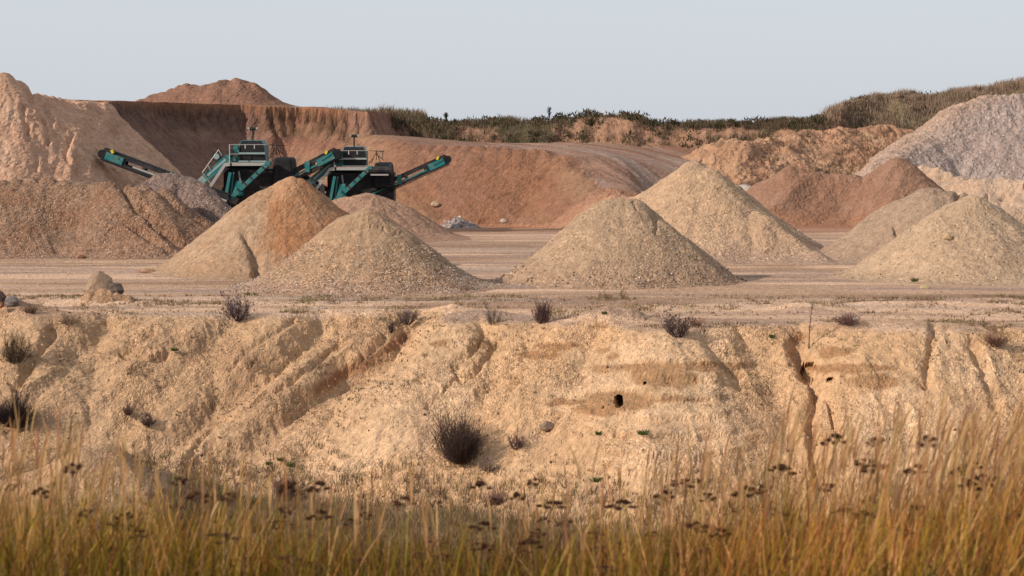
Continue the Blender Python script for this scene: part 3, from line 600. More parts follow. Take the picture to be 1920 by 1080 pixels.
    lg = MB(); lg.bar(U(452, 320, -1.0), U(456, 350, -1.0), .1, .1); lg.build('support_leg', M_grey, root)
    # dark body, tracks
    ch = MB(); ch.box(X(432), X(556), -.9, 1.5, Z(405), Z(316)); ch.box(X(420), X(500), -.2, 1.2, Z(400), Z(310)); ch.box(X(404), X(440), -.6, 1.0, Z(402), Z(350), .5); ch.build('chassis', M_dark, root)
    for y in (-1.5, 1.6):
        t = MB(); t.box(X(418), X(548), y - .25, y + .25, 0.12, .95); t.tube((X(418), y - .25, .55), (X(418), y + .25, .55), .46, 14); t.tube((X(548), y - .25, .55), (X(548), y + .25, .55), .46, 14); t.build('crawler_track', M_black, root)
    hb = MB(); hb.box(X(514), X(557), -1.7, 1.2, Z(346), Z(295), -.02, .16); hb.build('rubber_hopper', M_black, root, .16)
    if k < 1:
        rl = MB(); rl.tube(U(508, 309, -2.2), U(552, 309, -2.2), .22, 12); rl.tube(U(549, 309, -2.2), U(554, 309, -2.2), .36, 12); rl.build('belt_roller', M_dark, root)
        MB().box(X(512), X(548), -2.3, -1.75, Z(320), Z(317)).build('ledge', M_grey, root)
    # lighting mast
    ms = MB(); ms.tube(U(474, 264, 0), U(474, 243, 0), .05, 8); ms.tube(U(467, 243, 0), U(481, 243, 0), .035, 8); mast = ms.build('lighting_mast', M_dark, root)
    for p in (467, 471.5, 477, 481):
        q = MB(); q.box(X(p) - .09, X(p) + .09, -.14, .08, Z(242.5), Z(238.5)); q.build('flood_lamp', M_grey if p in (467, 481) else M_dark, mast)
    wr = MB()
    for a, c2 in (((505, 298), (520, 275)), ((520, 270), (520, 290)), ((520, 272), (530, 300)), ((533, 271), (533, 287)), ((506, 271), (536, 273)), ((520, 278), (536, 291)), ((510, 296), (515, 287))): wr.tube(U(*a, -.5), U(*c2, -.5), .022, 5)
    wr.build('strut_frame', M_dark, root)
    conveyor(root, right_foot, right_head, -.6)
    conveyor(root, (440, 372), left_head, -3.0 if k == 1 else .4, head_left=True)
    return root
machine(474, 124, 1.0, 'left teal screening machine, its long belt reaching out past the grey gravel pile', (213, 287), (634, 287), (540, 336))
machine(664, 125, .93, 'right teal screening machine with the raised belt pointing right over the red slope', (368, 330), (664, 289), (498, 364))

# ------------------------------------------------------------------ rocks
import bmesh
def rock(name, label, pos, size, colr, seed=0, sink=.25, sub=3, cat='rock', group=None, stony=.4):
    bm = bmesh.new(); bmesh.ops.create_icosphere(bm, subdivisions=sub, radius=1)
    V = np.array([v.co[:] for v in bm.verts]); Fc = np.array([[v.index for v in f.verts] for f in bm.faces]); bm.free()
    r = 1 + .35 * fbm(V[:, 0] * 1.1 + seed * 3.1 + V[:, 2], V[:, 1] * 1.1 - V[:, 2] * .7, 4, seed) + .2 * ridged(V[:, 0] * 2 + seed, V[:, 1] * 2 + V[:, 2] * 2, 4, seed + 1, .65) + .10 * ridged(V[:, 0] * 6 + seed, V[:, 1] * 6 + V[:, 2] * 5, 3, seed + 2, .7)
    V = V * r[:, None]
    for nn, dd in ((( .5, -.6, .6), .75), ((-.7, -.4, .5), .8), ((0, -.9, .2), .78)):
        nv = np.array(nn) / np.linalg.norm(nn); q = V @ nv - dd; V = V - np.outer(np.maximum(q, 0) * .85, nv)
    V = V * np.array(size) * .5; V[:, 2] += size[2] * (.5 - sink); V = V + np.array(pos)
    c = base((len(V),), colr) * (1 + .25 * fbm(V[:, 0] * 3, V[:, 2] * 3, 3, seed))[:, None]
    o = raw_mesh(name, V, Fc, M_rock, np.concatenate([c, np.full((len(V), 1), stony)], 1), smooth=False)
    if label: tag(o, label, cat, group)
    return o
def on(px, py, dz=0): x, y, z = hit(px, py); return (x, y, z + dz)
p = on(196, 556); rock('boulder', 'grey slab-like boulder rising from a small earth mound, left side of the pit floor', (p[0] - .15, p[1], p[2]), (.95, .7, .95), (.30, .205, .14), 3, sink=.15, sub=4)
rock('boulder', 'dark weathered stone leaning on the right of the grey slab-like boulder', (p[0] + .38, p[1] - .15, p[2] + .02), (.6, .5, .45), (.15, .11, .09), 4, sink=0, sub=4)
heap('earth_mound', 'low crumbly tan earth mound around the slab-like boulder', 'earth mound', [(176, 545, p[1] - .3), (196, 536, p[1] - .3), (222, 546, p[1] - .4), (240, 553, p[1] - .5)], .62, cf(SAND * .95, TAN, .6, .5), .045, pad=.4, rough=.16, lump=.12, seed=270, toe=.07, round_=.15, mat=M_near)
p = on(8, 572); rock('boulder', 'dark reddish rock at the left edge of the photo', (p[0] - .2, p[1], p[2] + .1), (.5, .5, .5), (.14, .08, .065), 6)
rock('boulder', 'grey angular rock beside the dark reddish one at the left edge', (p[0] + .2, p[1], p[2]), (.6, .4, .4), (.22, .18, .16), 7)
rock('boulder', 'small orange rock below the grey angular rock at the left edge', (p[0] - .03, p[1] - .5, p[2]), (.28, .25, .2), (.36, .17, .09), 8)
def on_red(px, py, Y=None):
    x, y, z = hit(px, py); return (x, y, z)
rock('boulder', 'pale tan rock lying partway up the red slope', on_red(816, 390), (.55, .4, .38), (.44, .31, .2), 9, sink=.1)
rock('boulder', 'pale rock on the flat at the foot of the red slope', on_red(944, 421), (.4, .3, .24), (.42, .33, .26), 10)
rock('boulder', 'small pale rock left of the grey rubble heap', on_red(836, 418), (.3, .3, .2), (.42, .33, .26), 11)
rock('stone', 'round grey-brown stone half buried in the front slope near the middle', on(1027, 806), (.42, .35, .3), (.22, .15, .11), 12, cat='stone')
rock('stone', 'small orange clod on the floor left of the two-tone sand pile', on(277, 512), (.75, .4, .22), (.33, .19, .12), 13, cat='earth clod')
rock('stone', 'dark red clod at the toe of the broad brown gravel pile', on(152, 485), (.36, .3, .2), (.22, .1, .06), 14, cat='earth clod')
rock('stone', 'yellowish lumps on the floor at the toe of the right edge pile', on(1735, 541), (.4, .3, .16), (.42, .31, .17), 15, cat='earth clod')
rock('stone', 'white stone on top of the mound edge at right', on(1603, 599), (.16, .14, .1), (.7, .67, .62), 16, cat='stone')
def heap_vert(o, px, py):
    n = len(o.data.vertices); V = np.empty(n * 3, np.float32); o.data.vertices.foreach_get('co', V); V = V.reshape(-1, 3)
    q = np.hypot(PX(V[:, 0], V[:, 1]) - px, PY(V[:, 2], V[:, 1]) - py) + (V[:, 1] - V[:, 1].min()) * .05; return tuple(V[np.argmin(q)])
SP = HEAPS['sand_pile']
rock('earth_clod', 'big round yellow clod stuck low on the right edge pile', heap_vert(SP[6], 1840, 484), (.45, .35, .4), (.42, .29, .16), 17, cat='earth clod')
rock('earth_clod', 'smaller yellow clod higher on the right edge pile', heap_vert(SP[6], 1777, 448), (.35, .3, .3), (.42, .29, .16), 18, cat='earth clod')

# ------------------------------------------------------------------ loose stones
OV = np.array([(1, 0, 0), (-1, 0, 0), (0, 1, 0), (0, -1, 0), (0, 0, 1), (0, 0, -1)], float); OF = np.array([(0, 2, 4), (2, 1, 4), (1, 3, 4), (3, 0, 4), (2, 0, 5), (1, 2, 5), (3, 1, 5), (0, 3, 5)])
def stones(name, P, size, cols, parent=None):
    n = len(P); S = size[:, None] * rng.uniform(.55, 1.2, (n, 3)); a = rng.uniform(0, 6.28, n); ca, sa = np.cos(a), np.sin(a)
    V = OV[None] * S[:, None, :] * .5; V = V + rng.normal(0, .08, V.shape) * size[:, None, None]
    x = V[..., 0] * ca[:, None] - V[..., 1] * sa[:, None]; y = V[..., 0] * sa[:, None] + V[..., 1] * ca[:, None]
    V = np.stack([x, y, V[..., 2]], -1) + P[:, None, :]
    Fc = (OF[None] + (np.arange(n) * 6)[:, None, None]).reshape(-1, 3)
    C = np.repeat(np.concatenate([cols, np.zeros((n, 1))], 1), 6, 0)
    return tag(raw_mesh(name, V.reshape(-1, 3), Fc, M_rock, C, parent), kind='stuff')
def stone_cols(n, pale=.25):
    k = rng.random(n)[:, None]; c = np.where(k < pale, np.array((.62, .57, .52)), np.where(k < pale + .3, np.array((.40, .27, .17)), np.array((.17, .12, .09))))
    return c * rng.uniform(.7, 1.15, (n, 1))
def near_hole(P):
    m = np.zeros(len(P), bool)
    for hx, hy, rx, ry, dep in HOLES: s_ = P[:, 1] / F; m |= np.hypot((PX(P[:, 0], P[:, 1]) - hx) * s_ / rx, (PY(P[:, 2], P[:, 1]) - hy) * s_ / ry) < 1.9
    return m
def scatter(n, x0, x1, y0, y1, dens=None):
    x = rng.uniform(x0, x1, n); y = rng.uniform(y0, y1, n); m = np.abs(x) < .29 * y
    if dens is not None: m &= rng.random(n) < dens(x, y)
    x, y = x[m], y[m]; Q = np.stack([x, y, terrain(x, y)], -1); return Q[~near_hole(Q)]
P = scatter(20000, -21, 21, 62, 78, lambda x, y: .15 + .6 * sstep(0, .6, fbm(x * .5, y * .5, 3, 301)))
o = stones('scattered_pebbles', P, .018 + .05 * rng.random(len(P)) ** 4, stone_cols(len(P), .3)); tag(o, 'pale and dark pebbles scattered over the front slope and its rim', 'pebbles')
P = scatter(16000, -21, 21, 62, 77, lambda x, y: .2 + .6 * sstep(-.1, .5, fbm(x * .7, y * .7, 3, 305))); P = P[P[:, 2] > -4.6]
k = rng.random((len(P), 1)); o = stones('earth_clods', P, .035 + .10 * rng.random(len(P)) ** 5, np.where(k < .6, np.array((.48, .32, .19)), np.where(k < .85, np.array((.30, .19, .11)), np.array((.12, .08, .05)))) * rng.uniform(.8, 1.1, (len(P), 1))); tag(o, 'crumbs and clods of sandy soil strewn over the front slope', 'earth clods')
P = scatter(9000, -26, 26, 76, 100); P = P[np.abs(P[:, 2]) < .5]
o = stones('floor_gravel', P, .02 + .05 * rng.random(len(P)) ** 3, stone_cols(len(P), .3)); tag(o, 'loose gravel lying on the pit floor between the sand piles', 'gravel')
def heap_stones(o, n, zmax, size, pale, zmin=0):
    m = len(o.data.vertices); V = np.empty(m * 3, np.float32); o.data.vertices.foreach_get('co', V); V = V.reshape(-1, 3)
    ok = np.where((V[:, 2] < zmax) & (V[:, 2] >= zmin))[0]; q = rng.choice(ok, min(n, len(ok)), replace=False); P = V[q] + rng.normal(0, .02, (len(q), 3))
    stones('loose_stones', P, size * (.5 + rng.random(len(q)) ** 2), stone_cols(len(q), pale), o)
heap_stones(SP[1], 5200, 1.7, .055, .55); heap_stones(SP[2], 2200, 3.0, .045, .1); heap_stones(SP[2], 700, .6, .09, .15); heap_stones(SP[0], 900, 1.6, .045, .3)
heap_stones(SP[3], 2200, 3.5, .06, .15); heap_stones(SP[6], 1600, 2.4, .06, .1)
GP = HEAPS['gravel_pile']; heap_stones(GP[0], 9000, 4.5, .055, .5); heap_stones(GP[1], 5000, 5, .065, .35); heap_stones(HEAPS['gravel_hill'][0], 3500, 9, .09, .3); heap_stones(HEAPS['rubble_heap'][0], 220, 2, .14, .5)

# ------------------------------------------------------------------ blades, stems, twigs
def blades(P, h, wd, lean, cb, ct, S=3, plume=None):
    """P base points, h heights, lean (n,2) tip offsets; returns V, F, C"""
    n = len(P); t = np.linspace(0, 1, S + 1); a = rng.uniform(0, 3.14, n); sx, sy = np.cos(a), np.sin(a) * .4
    prof = (1 - t ** 1.6) * .9 + .1
    z = P[:, 2:3] + h[:, None] * (t[None] - .12 * t[None] ** 3 * np.minimum(1, np.hypot(lean[:, 0], lean[:, 1]) / h)[:, None])
    x = P[:, 0:1] + lean[:, 0:1] * t[None] ** 1.8; y = P[:, 1:2] + lean[:, 1:2] * t[None] ** 1.8
    wv = wd[:, None] * (prof[None] if plume is None else plume(t)[None]) * .5
    A = np.stack([x - sx[:, None] * wv, y - sy[:, None] * wv, z], -1); B = np.stack([x + sx[:, None] * wv, y + sy[:, None] * wv, z], -1)
    V = np.stack([A, B], 2).reshape(n, -1, 3); m = 2 * (S + 1)
    k = np.arange(S) * 2; f = np.stack([k, k + 1, k + 3, k + 2], -1)
    Fc = (f[None] + (np.arange(n) * m)[:, None, None]).reshape(-1, 4)
    C = cb[:, None, :] + (ct - cb)[:, None, :] * t[None, :, None]; C = np.repeat(C[:, :, None, :], 2, 2).reshape(n * m, 3)
    return V.reshape(-1, 3), Fc, C
def join(parts):
    o = 0; Vs, Fs, Cs = [], [], []
    for V, Fc, C in parts: Vs.append(V); Fs.append(Fc + o); Cs.append(C); o += len(V)
    return np.concatenate(Vs), np.concatenate(Fs), np.concatenate(Cs)
def pick(n, pal, var=.2):
    pal = np.array(pal); return pal[rng.integers(0, len(pal), n)] * rng.uniform(1 - var, 1 + var, (n, 1))
def tufts(P, nb, h, wd, spread, pal, ptip, leanf=.35, S=2):
    n = len(P); Q = np.repeat(P, nb, 0); N = len(Q); Q = Q + np.stack([rng.normal(0, spread, N), rng.normal(0, spread, N), np.zeros(N)], -1)
    hh = np.repeat(h, nb) * rng.uniform(.45, 1.1, N); ln = rng.normal(0, leanf, (N, 2)) * hh[:, None]
    i = np.repeat(rng.integers(0, len(pal), n), nb); pal = np.array(pal); ptip = np.array(ptip)
    v = rng.uniform(.75, 1.25, (N, 1)); return blades(Q, hh, np.full(N, wd) * rng.uniform(.6, 1.3, N), ln, pal[i] * v, ptip[i] * v, S)
# the overgrown bank behind the pit
BARE = [(915, 246, 38, 11), (1030, 240, 13, 15), (978, 243, 24, 14), (1085, 238, 14, 13), (1160, 238, 30, 16), (1190, 250, 26, 8), (1325, 250, 42, 8), (1400, 249, 45, 8), (1470, 250, 40, 7), (1530, 245, 16, 8)]
def bare(px, py):
    m = np.zeros(px.shape); wx = 10 * fbm(px / 18, py / 9, 3, 410); wy = 6 * fbm(px / 18 + 7, py / 9, 3, 411)
    for a, b, rx, ry in BARE: m = np.maximum(m, np.hypot((px + wx - a) / rx, (py + wy - b) / ry) < 1)
    return m > 0
def berm_pts(n, a, b):
    px = rng.uniform(a, b, n); y = rng.uniform(151, 173, n); x = (px - 960) / F * y; z = terrain(x, y); return px, x, y, z
px, x, y, z = berm_pts(90000, 700, 2060); zb = berm(x, y)
bn = fbm(x * .5, y * .5, 3, 136); crest = np.exp(-np.maximum(0, (np.interp(px, [1540, 1640], [160, 170]) - y)) / 1.2)
m = (zb > z - .1) & (rng.random(len(x)) < np.clip(.12 + sstep(-.2, .15, bn) + crest, 0, 1)) & ((px > 1540) | (y < 162))
m &= (rng.random(len(x)) < np.where(px > 1540, .75, .6)) & ~(bare(px, PY(z, y)) & (rng.random(len(x)) < .85))
P = np.stack([x, y, z - .05], -1)[m]; pxm = px[m]
rt = pxm > 1545
PALB = [(.07, .055, .03), (.10, .07, .045), (.13, .085, .055), (.05, .05, .022), (.15, .10, .065)]; PALT = [(.13, .11, .06), (.20, .14, .09), (.28, .19, .135), (.085, .085, .035), (.32, .225, .155)]
PALR = [(.15, .105, .07), (.19, .125, .085), (.22, .145, .10), (.085, .07, .04), (.26, .18, .12)]; PALRT = [(.34, .24, .165), (.42, .29, .21), (.46, .31, .23), (.18, .145, .085), (.52, .37, .26)]
cl = fbm(P[:, 0] * .35, P[:, 1] * .35, 3, 310)
hb = np.clip(.3 + .6 * sstep(-.3, .5, cl) + .05 * rt, .22, 1.1)
parts = [tufts(P[~rt], 4, hb[~rt] * .75, .075, .18, PALB, PALT, .3), tufts(P[rt], 5, hb[rt], .06, .2, PALR, PALRT, .25)]
# leafy clumps
k = np.where(rng.random(len(P)) < np.where(rt, .012, .055))[0]; Q = np.repeat(P[k], 22, 0); N = len(Q); R = np.repeat(rng.uniform(.15, .45, len(k)), 22); v = rng.normal(0, 1, (N, 3)); v /= np.linalg.norm(v, axis=1)[:, None]
Q = Q + v * R[:, None] * np.array((1, 1, .75)) + np.stack([0 * R, 0 * R, R * .6], -1); kc = np.repeat(pick(len(k), [(.04, .042, .02), (.06, .055, .03), (.075, .05, .037), (.11, .078, .05)]), 22, 0)
parts.append(blades(Q, rng.uniform(.12, .3, N), np.full(N, .14), rng.normal(0, .15, (N, 2)), kc * .8, kc * 1.4, 1))
hv = HEAPS['sand_bank'][1].data; q = np.empty(len(hv.vertices) * 3, np.float32); hv.vertices.foreach_get('co', q); q = q.reshape(-1, 3).astype(float)
q = q[(rng.random(len(q)) < .16) & (fbm(q[:, 0] * .5, q[:, 1] * .5, 3, 199) > .08) & (q[:, 2] > 1) & (rng.random(len(q)) < .45)]; parts.append(tufts(q, 4, rng.uniform(.12, .4, len(q)), .06, .12, PALB, PALT, .3))
V, Fc, C = join(parts); o = raw_mesh('scrub', V, Fc, M_veg, C); tag(o, 'dark brown-green scrub and dry grass covering the bank behind the pit', 'scrub', kind='stuff')
# grass fringe on the plateau edge
n = 2600; px = rng.uniform(500, 800, n); y = np.where(rng.random(n) < .6, rng.uniform(196, 208, n), rng.uniform(158, 178, n)); px = np.where(y < 190, rng.uniform(716, 800, n), px); x = (px - 960) / F * y
P = np.stack([x, y, terrain(x, y) - .05], -1); V, Fc, C = tufts(P, 4, rng.uniform(.2, .8, n) * sstep(500, 620, px) + .1, .07, .25, PALB, PALT, .25)
o = raw_mesh('dry_grass', V, Fc, M_veg, C); tag(o, 'thin dry grass fringe along the edge of the left plateau', 'grass', kind='stuff')
# sparse growth on the front slope, denser in the hollow
x = rng.uniform(-20, 20, 70000); y = rng.uniform(47, 80, 70000); z = terrain(x, y); cn = fbm(x * .55, y * .55, 4, 320); c2 = fbm(x * 1.7, y * 1.7, 3, 321)
low = sstep(-3.3, -4.5, z + .4 * cn); pr = low * .75 + sstep(.05, .4, cn + .3 * c2) * (.28 + .2 * sstep(3, -6, x) + .25 * sstep(12, 17, x)) + .02 + .12 * sstep(.1, .5, cn) * (np.abs(z) < .3) * (y < 80)
m = (rng.random(70000) < pr) & (np.abs(x) < .27 * y + 1); m &= ~near_hole(np.stack([x, y, z], -1)); P = np.stack([x, y, z - .01], -1)[m]; lw = low[m]
G1 = [(.17, .115, .06), (.13, .08, .045), (.11, .10, .035), (.22, .15, .085), (.08, .05, .038)]; G2 = [(.34, .235, .135), (.24, .155, .095), (.20, .18, .06), (.44, .31, .18), (.17, .10, .075)]
P[:, 2] += 0; V, Fc, C = tufts(P, 6, .05 + .13 * rng.random(len(P)) + .36 * lw * rng.random(len(P)), .022, .07, G1, G2, .45)
o = raw_mesh('dry_ground_cover', V, Fc, M_veg, C); tag(o, 'thin brown and olive weeds scattered over the front slope and hollow', 'ground cover', kind='stuff')

def twig_bush(name, label, px, py, wpx, hpx, colr, n=70, lift=.5, group=None, pos=None, tipc=None, heads=False, cat='bush', tw=.011):
    sk = random.uniform(-.35, .35); n = int(n * (.75 if wpx > 100 else .42)); hpx = hpx * 1.22
    x, y, z = pos or hit(px, py); s = y / F; Wd = wpx * s / 2; Ht = hpx * s; Pp, D, hh, ww, cc = [], [], [], [], []
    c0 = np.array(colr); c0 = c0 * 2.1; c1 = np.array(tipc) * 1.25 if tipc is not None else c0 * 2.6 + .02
    segs = []
    for i in range(n):
        a = random.uniform(0, 6.28); el = math.asin(random.uniform(.12 + .2 * lift, 1)); R_ = random.uniform(.55, 1) * (.85 + .15 * math.sin(a * 3 + px)); tip = np.array((x + (math.cos(a) * math.cos(el) + sk * math.sin(el)) * R_ * Wd, y + math.sin(a) * math.cos(el) * R_ * Wd, z + Ht * math.sin(el) * R_)); r = math.cos(el)
        b0 = np.array((x + math.cos(a) * r * Wd * .14, y + math.sin(a) * r * Wd * .14, z - .04)); mid = (b0 + tip) / 2 + np.array((math.cos(a) * r * Wd * .05 + random.gauss(0, .05) * Wd, math.sin(a) * r * Wd * .05, -.04 * Ht))
        segs += [(b0, mid, tw, tw * .7), (mid, tip, tw * .7, tw * .3)]
        for j in range(8):
            t = random.uniform(.2, .95); q = (1 - t) ** 2 * b0 + 2 * t * (1 - t) * mid + t * t * tip
            q2 = q + np.array((random.gauss(0, .35) * Wd * .6 + math.cos(a) * r * Wd * .12, random.gauss(0, .35) * Wd * .6, random.uniform(.08, .32) * Ht)); segs.append((q, q2, tw * .45, tw * .25))
            for k in range(2):
                q3 = q + (q2 - q) * random.uniform(.3, .9); segs.append((q3, q3 + np.array((random.gauss(0, .12) * Wd, random.gauss(0, .12) * Wd, random.uniform(.04, .14) * Ht)), tw * .35, tw * .2))
    V, Fc, C = [], [], []
    for p, q, w0, w1 in segs:
        for sx, sy in ((1, 0), (0, 1)):
            o = len(V); s0 = np.array((sx, sy, .0))
            V += [p - s0 * w0, p + s0 * w0, q + s0 * w1, q - s0 * w1]; Fc.append((o, o + 1, o + 2, o + 3))
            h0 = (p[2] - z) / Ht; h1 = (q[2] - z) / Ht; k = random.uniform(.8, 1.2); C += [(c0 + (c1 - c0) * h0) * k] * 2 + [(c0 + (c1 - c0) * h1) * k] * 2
    if heads:
        for p, q, w0, w1 in segs[::9]:
            o = len(V); r = .028
            V += [q + np.array(v) * r for v in ((-1, 0, 0), (0, 0, -1), (1, 0, 0), (0, 0, 1.4))]; Fc.append((o, o + 1, o + 2, o + 3)); C += [c0 * .7] * 4
    ob = raw_mesh(name, np.array(V), np.array(Fc), M_twig, np.clip(np.array(C), .005, 1)); tag(ob, label, cat, group); return ob
MAR = (.06, .035, .032); GR = (.085, .062, .05)
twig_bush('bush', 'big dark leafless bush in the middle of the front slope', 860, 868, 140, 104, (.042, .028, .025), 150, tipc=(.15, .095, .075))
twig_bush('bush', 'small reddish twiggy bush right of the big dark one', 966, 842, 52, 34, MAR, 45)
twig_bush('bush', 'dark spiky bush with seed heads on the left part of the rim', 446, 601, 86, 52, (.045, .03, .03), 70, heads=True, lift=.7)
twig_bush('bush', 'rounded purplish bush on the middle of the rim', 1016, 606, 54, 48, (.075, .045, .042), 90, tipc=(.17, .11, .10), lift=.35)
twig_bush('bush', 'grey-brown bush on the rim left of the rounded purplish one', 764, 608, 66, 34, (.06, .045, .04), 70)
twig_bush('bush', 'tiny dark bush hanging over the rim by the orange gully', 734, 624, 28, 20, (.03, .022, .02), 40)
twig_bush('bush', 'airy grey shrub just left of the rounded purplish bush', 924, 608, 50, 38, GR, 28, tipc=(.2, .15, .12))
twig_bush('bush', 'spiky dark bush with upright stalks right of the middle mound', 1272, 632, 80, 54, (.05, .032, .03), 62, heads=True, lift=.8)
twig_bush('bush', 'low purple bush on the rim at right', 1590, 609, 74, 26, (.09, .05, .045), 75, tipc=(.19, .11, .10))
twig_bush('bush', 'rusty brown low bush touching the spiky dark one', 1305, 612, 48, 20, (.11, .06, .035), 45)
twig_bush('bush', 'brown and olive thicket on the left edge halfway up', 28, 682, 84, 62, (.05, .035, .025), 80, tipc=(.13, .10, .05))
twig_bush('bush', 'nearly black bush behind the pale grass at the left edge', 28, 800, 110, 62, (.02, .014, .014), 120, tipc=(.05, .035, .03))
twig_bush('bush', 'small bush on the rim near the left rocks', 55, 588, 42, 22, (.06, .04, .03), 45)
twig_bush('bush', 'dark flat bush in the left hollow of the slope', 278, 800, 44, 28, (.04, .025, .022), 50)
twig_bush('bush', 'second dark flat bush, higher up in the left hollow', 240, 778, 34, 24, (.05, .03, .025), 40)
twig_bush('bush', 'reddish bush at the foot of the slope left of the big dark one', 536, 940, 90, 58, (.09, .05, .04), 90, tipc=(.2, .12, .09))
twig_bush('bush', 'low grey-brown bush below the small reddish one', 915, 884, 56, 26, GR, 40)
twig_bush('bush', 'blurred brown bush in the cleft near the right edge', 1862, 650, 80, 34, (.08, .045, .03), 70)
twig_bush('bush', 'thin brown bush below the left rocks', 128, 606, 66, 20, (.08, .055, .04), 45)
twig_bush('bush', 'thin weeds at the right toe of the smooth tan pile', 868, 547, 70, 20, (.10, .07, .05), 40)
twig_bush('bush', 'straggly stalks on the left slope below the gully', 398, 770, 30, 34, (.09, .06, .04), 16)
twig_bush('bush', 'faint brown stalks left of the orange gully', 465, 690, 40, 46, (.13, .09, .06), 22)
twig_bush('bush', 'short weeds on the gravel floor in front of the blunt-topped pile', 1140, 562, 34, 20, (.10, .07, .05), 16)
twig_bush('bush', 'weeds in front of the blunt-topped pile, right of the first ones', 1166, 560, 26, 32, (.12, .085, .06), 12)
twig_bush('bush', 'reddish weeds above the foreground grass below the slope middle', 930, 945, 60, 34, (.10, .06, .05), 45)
sx, sy, sz = hit(1516, 655)
m = MB(); m.tube((sx, sy, sz - .1), (sx + .04, sy, sz + .7), .018, 6); m.tube((sx + .04, sy, sz + .7), (sx + .12, sy, sz + 1.42), .014, 6, .007)
for k in range(26):
    t = random.uniform(.35, 1); q = (sx + .12 * t, sy, sz + 1.42 * t); a = random.uniform(0, 6.28); m.tube(q, (q[0] + math.cos(a) * .07, q[1] + math.sin(a) * .07, q[2] + .07), .008, 4, .004)
tag(m.build('dead_stalk', paint('dead_stalk_brown', (.09, .055, .035), .8, amt=.2)), 'single tall dead stalk standing above the dark cleft at right', 'dead plant')
for px, py, h, lab in ((1030, 216, .8, 'tall dark pointed plant on the crest of the far bank'), (836, 224, .35, 'small dark pointed plant on the far bank left of the tall one')):
    x, y = (px - 960) / F * 159.5, 159.5; h *= .8; z = terrain(np.array([x]), np.array([y]))[0]; m = MB(); m.tube((x, y, z - .1), (x, y, z + h + .6), .03, 5, .015)
    for k in range(60):
        t = random.uniform(.35, 1); a = random.uniform(0, 6.28); r = .16 * math.sin(min(1, (1 - t) * 1.5 + .15) * 3.1) + .05; q = (x, y, z + (h + .5) * t); m.tube(q, (x + math.cos(a) * r, y + math.sin(a) * r, q[2] + .16), .028, 4, .01)
    tag(m.build('tall_weed', paint('weed_green', (.03, .035, .02), .8, amt=.1)), lab, 'plant')
# little green plants
def green(px, py, wpx, lab, pos=None, hf=.5):
    x, y, z = pos or hit(px, py); s = y / F; n = 46; r = wpx * s / 2
    a = rng.uniform(0, 6.28, n); q = rng.random(n) * r * .7; P = np.stack([x + np.cos(a) * q, y + np.sin(a) * q, np.full(n, z - .02) + .0 * q], -1)
    V, Fc, C = blades(P, rng.uniform(.4, 1, n) * r * hf + .05, np.full(n, .05), np.stack([np.cos(a), np.sin(a)], -1) * r * .4, pick(n, [(.05, .075, .02), (.07, .09, .025)]), pick(n, [(.09, .13, .035), (.12, .15, .045)]), 2)
    tag(raw_mesh('green_plant', V, Fc, M_veg, C), lab, 'plant')
green(546, 876, 26, 'bright green rosette on the lower left of the sandy spur'); green(526, 864, 20, 'green rosette just up-left of the brightest one'); green(504, 872, 14, 'smallest green rosette left of its two neighbours')
green(1208, 818, 30, 'dark green tuft below the burrow, to the right'); green(1124, 816, 20, 'dark green tuft below and left of the burrow'); green(1121, 902, 36, 'green sprig on pale sand above the foreground grass')
green(470, 553, 40, 'green strip of weeds left of the smooth tan pile', hf=.2); green(612, 556, 18, 'green tuft at the front toe of the smooth tan pile', hf=.4); green(328, 660, 20, 'olive tuft beside the broken hollow on the left slope')
green(1714, 524, 18, 'green weed growing on the right edge pile', pos=heap_vert(SP[6], 1714, 526), hf=.7); green(1446, 634, 18, 'olive tuft on the rim left of the dark cleft'); green(1134, 588, 14, 'mossy tuft on top of the middle mound')

# ------------------------------------------------------------------ foreground grass, a few metres from the lens
DEN = ([-200, 0, 300, 500, 700, 950, 1150, 1300, 1450, 1600, 1750, 1920, 2150], [890, 880, 905, 925, 965, 985, 965, 925, 915, 895, 865, 835, 810])
TOP = ([-200, 0, 300, 500, 700, 950, 1150, 1300, 1450, 1600, 1750, 1920, 2150], [745, 735, 760, 810, 880, 850, 790, 740, 700, 670, 650, 625, 610])
def fg(n, y0, y1, hi, spread):
    px = rng.uniform(-800, 2720, n); y = rng.uniform(y0, y1, n); x = (px - 960) / F * y; z = terrain(x, y) - .03
    d = np.interp(px, *DEN); t = np.interp(px, *TOP); k = rng.random(n) ** hi
    py = lerp(d + 60 * rng.random(n), t, k * (.75 + .25 * vn(px / 60, px * 0, 5))) + rng.normal(0, spread, n); py = np.clip(py, 600, 1150)
    zt = H - (py - YH) / F * y; return px, np.stack([x, y, z], -1), np.maximum(zt - z, .15)
# leaf blades, green low down, straw above
n = 18500; px, P, h = fg(n, 7, 13, 4.5, 18); sel = rng.random(n) < np.interp(px, [0, 500, 800, 1200, 1700], [.7, .55, .45, .75, 1]); px, P, h = px[sel], P[sel], h[sel]; n = len(px)
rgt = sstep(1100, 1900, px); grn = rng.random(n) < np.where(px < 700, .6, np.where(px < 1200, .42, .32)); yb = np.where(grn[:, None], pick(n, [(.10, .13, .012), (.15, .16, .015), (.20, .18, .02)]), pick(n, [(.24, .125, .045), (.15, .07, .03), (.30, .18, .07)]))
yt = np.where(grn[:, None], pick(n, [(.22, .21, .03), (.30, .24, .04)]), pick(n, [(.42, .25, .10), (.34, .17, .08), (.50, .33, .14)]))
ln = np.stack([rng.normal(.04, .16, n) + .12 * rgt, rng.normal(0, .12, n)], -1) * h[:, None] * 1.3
spc = rng.random((n, 1)); yt = np.where(spc < .10, np.array((.42, .46, .10)), np.where(spc > .88, np.array((.75, .60, .38)), yt)); yt = np.where((spc > .62) & (spc < .82), np.array((.12, .055, .03)), yt)
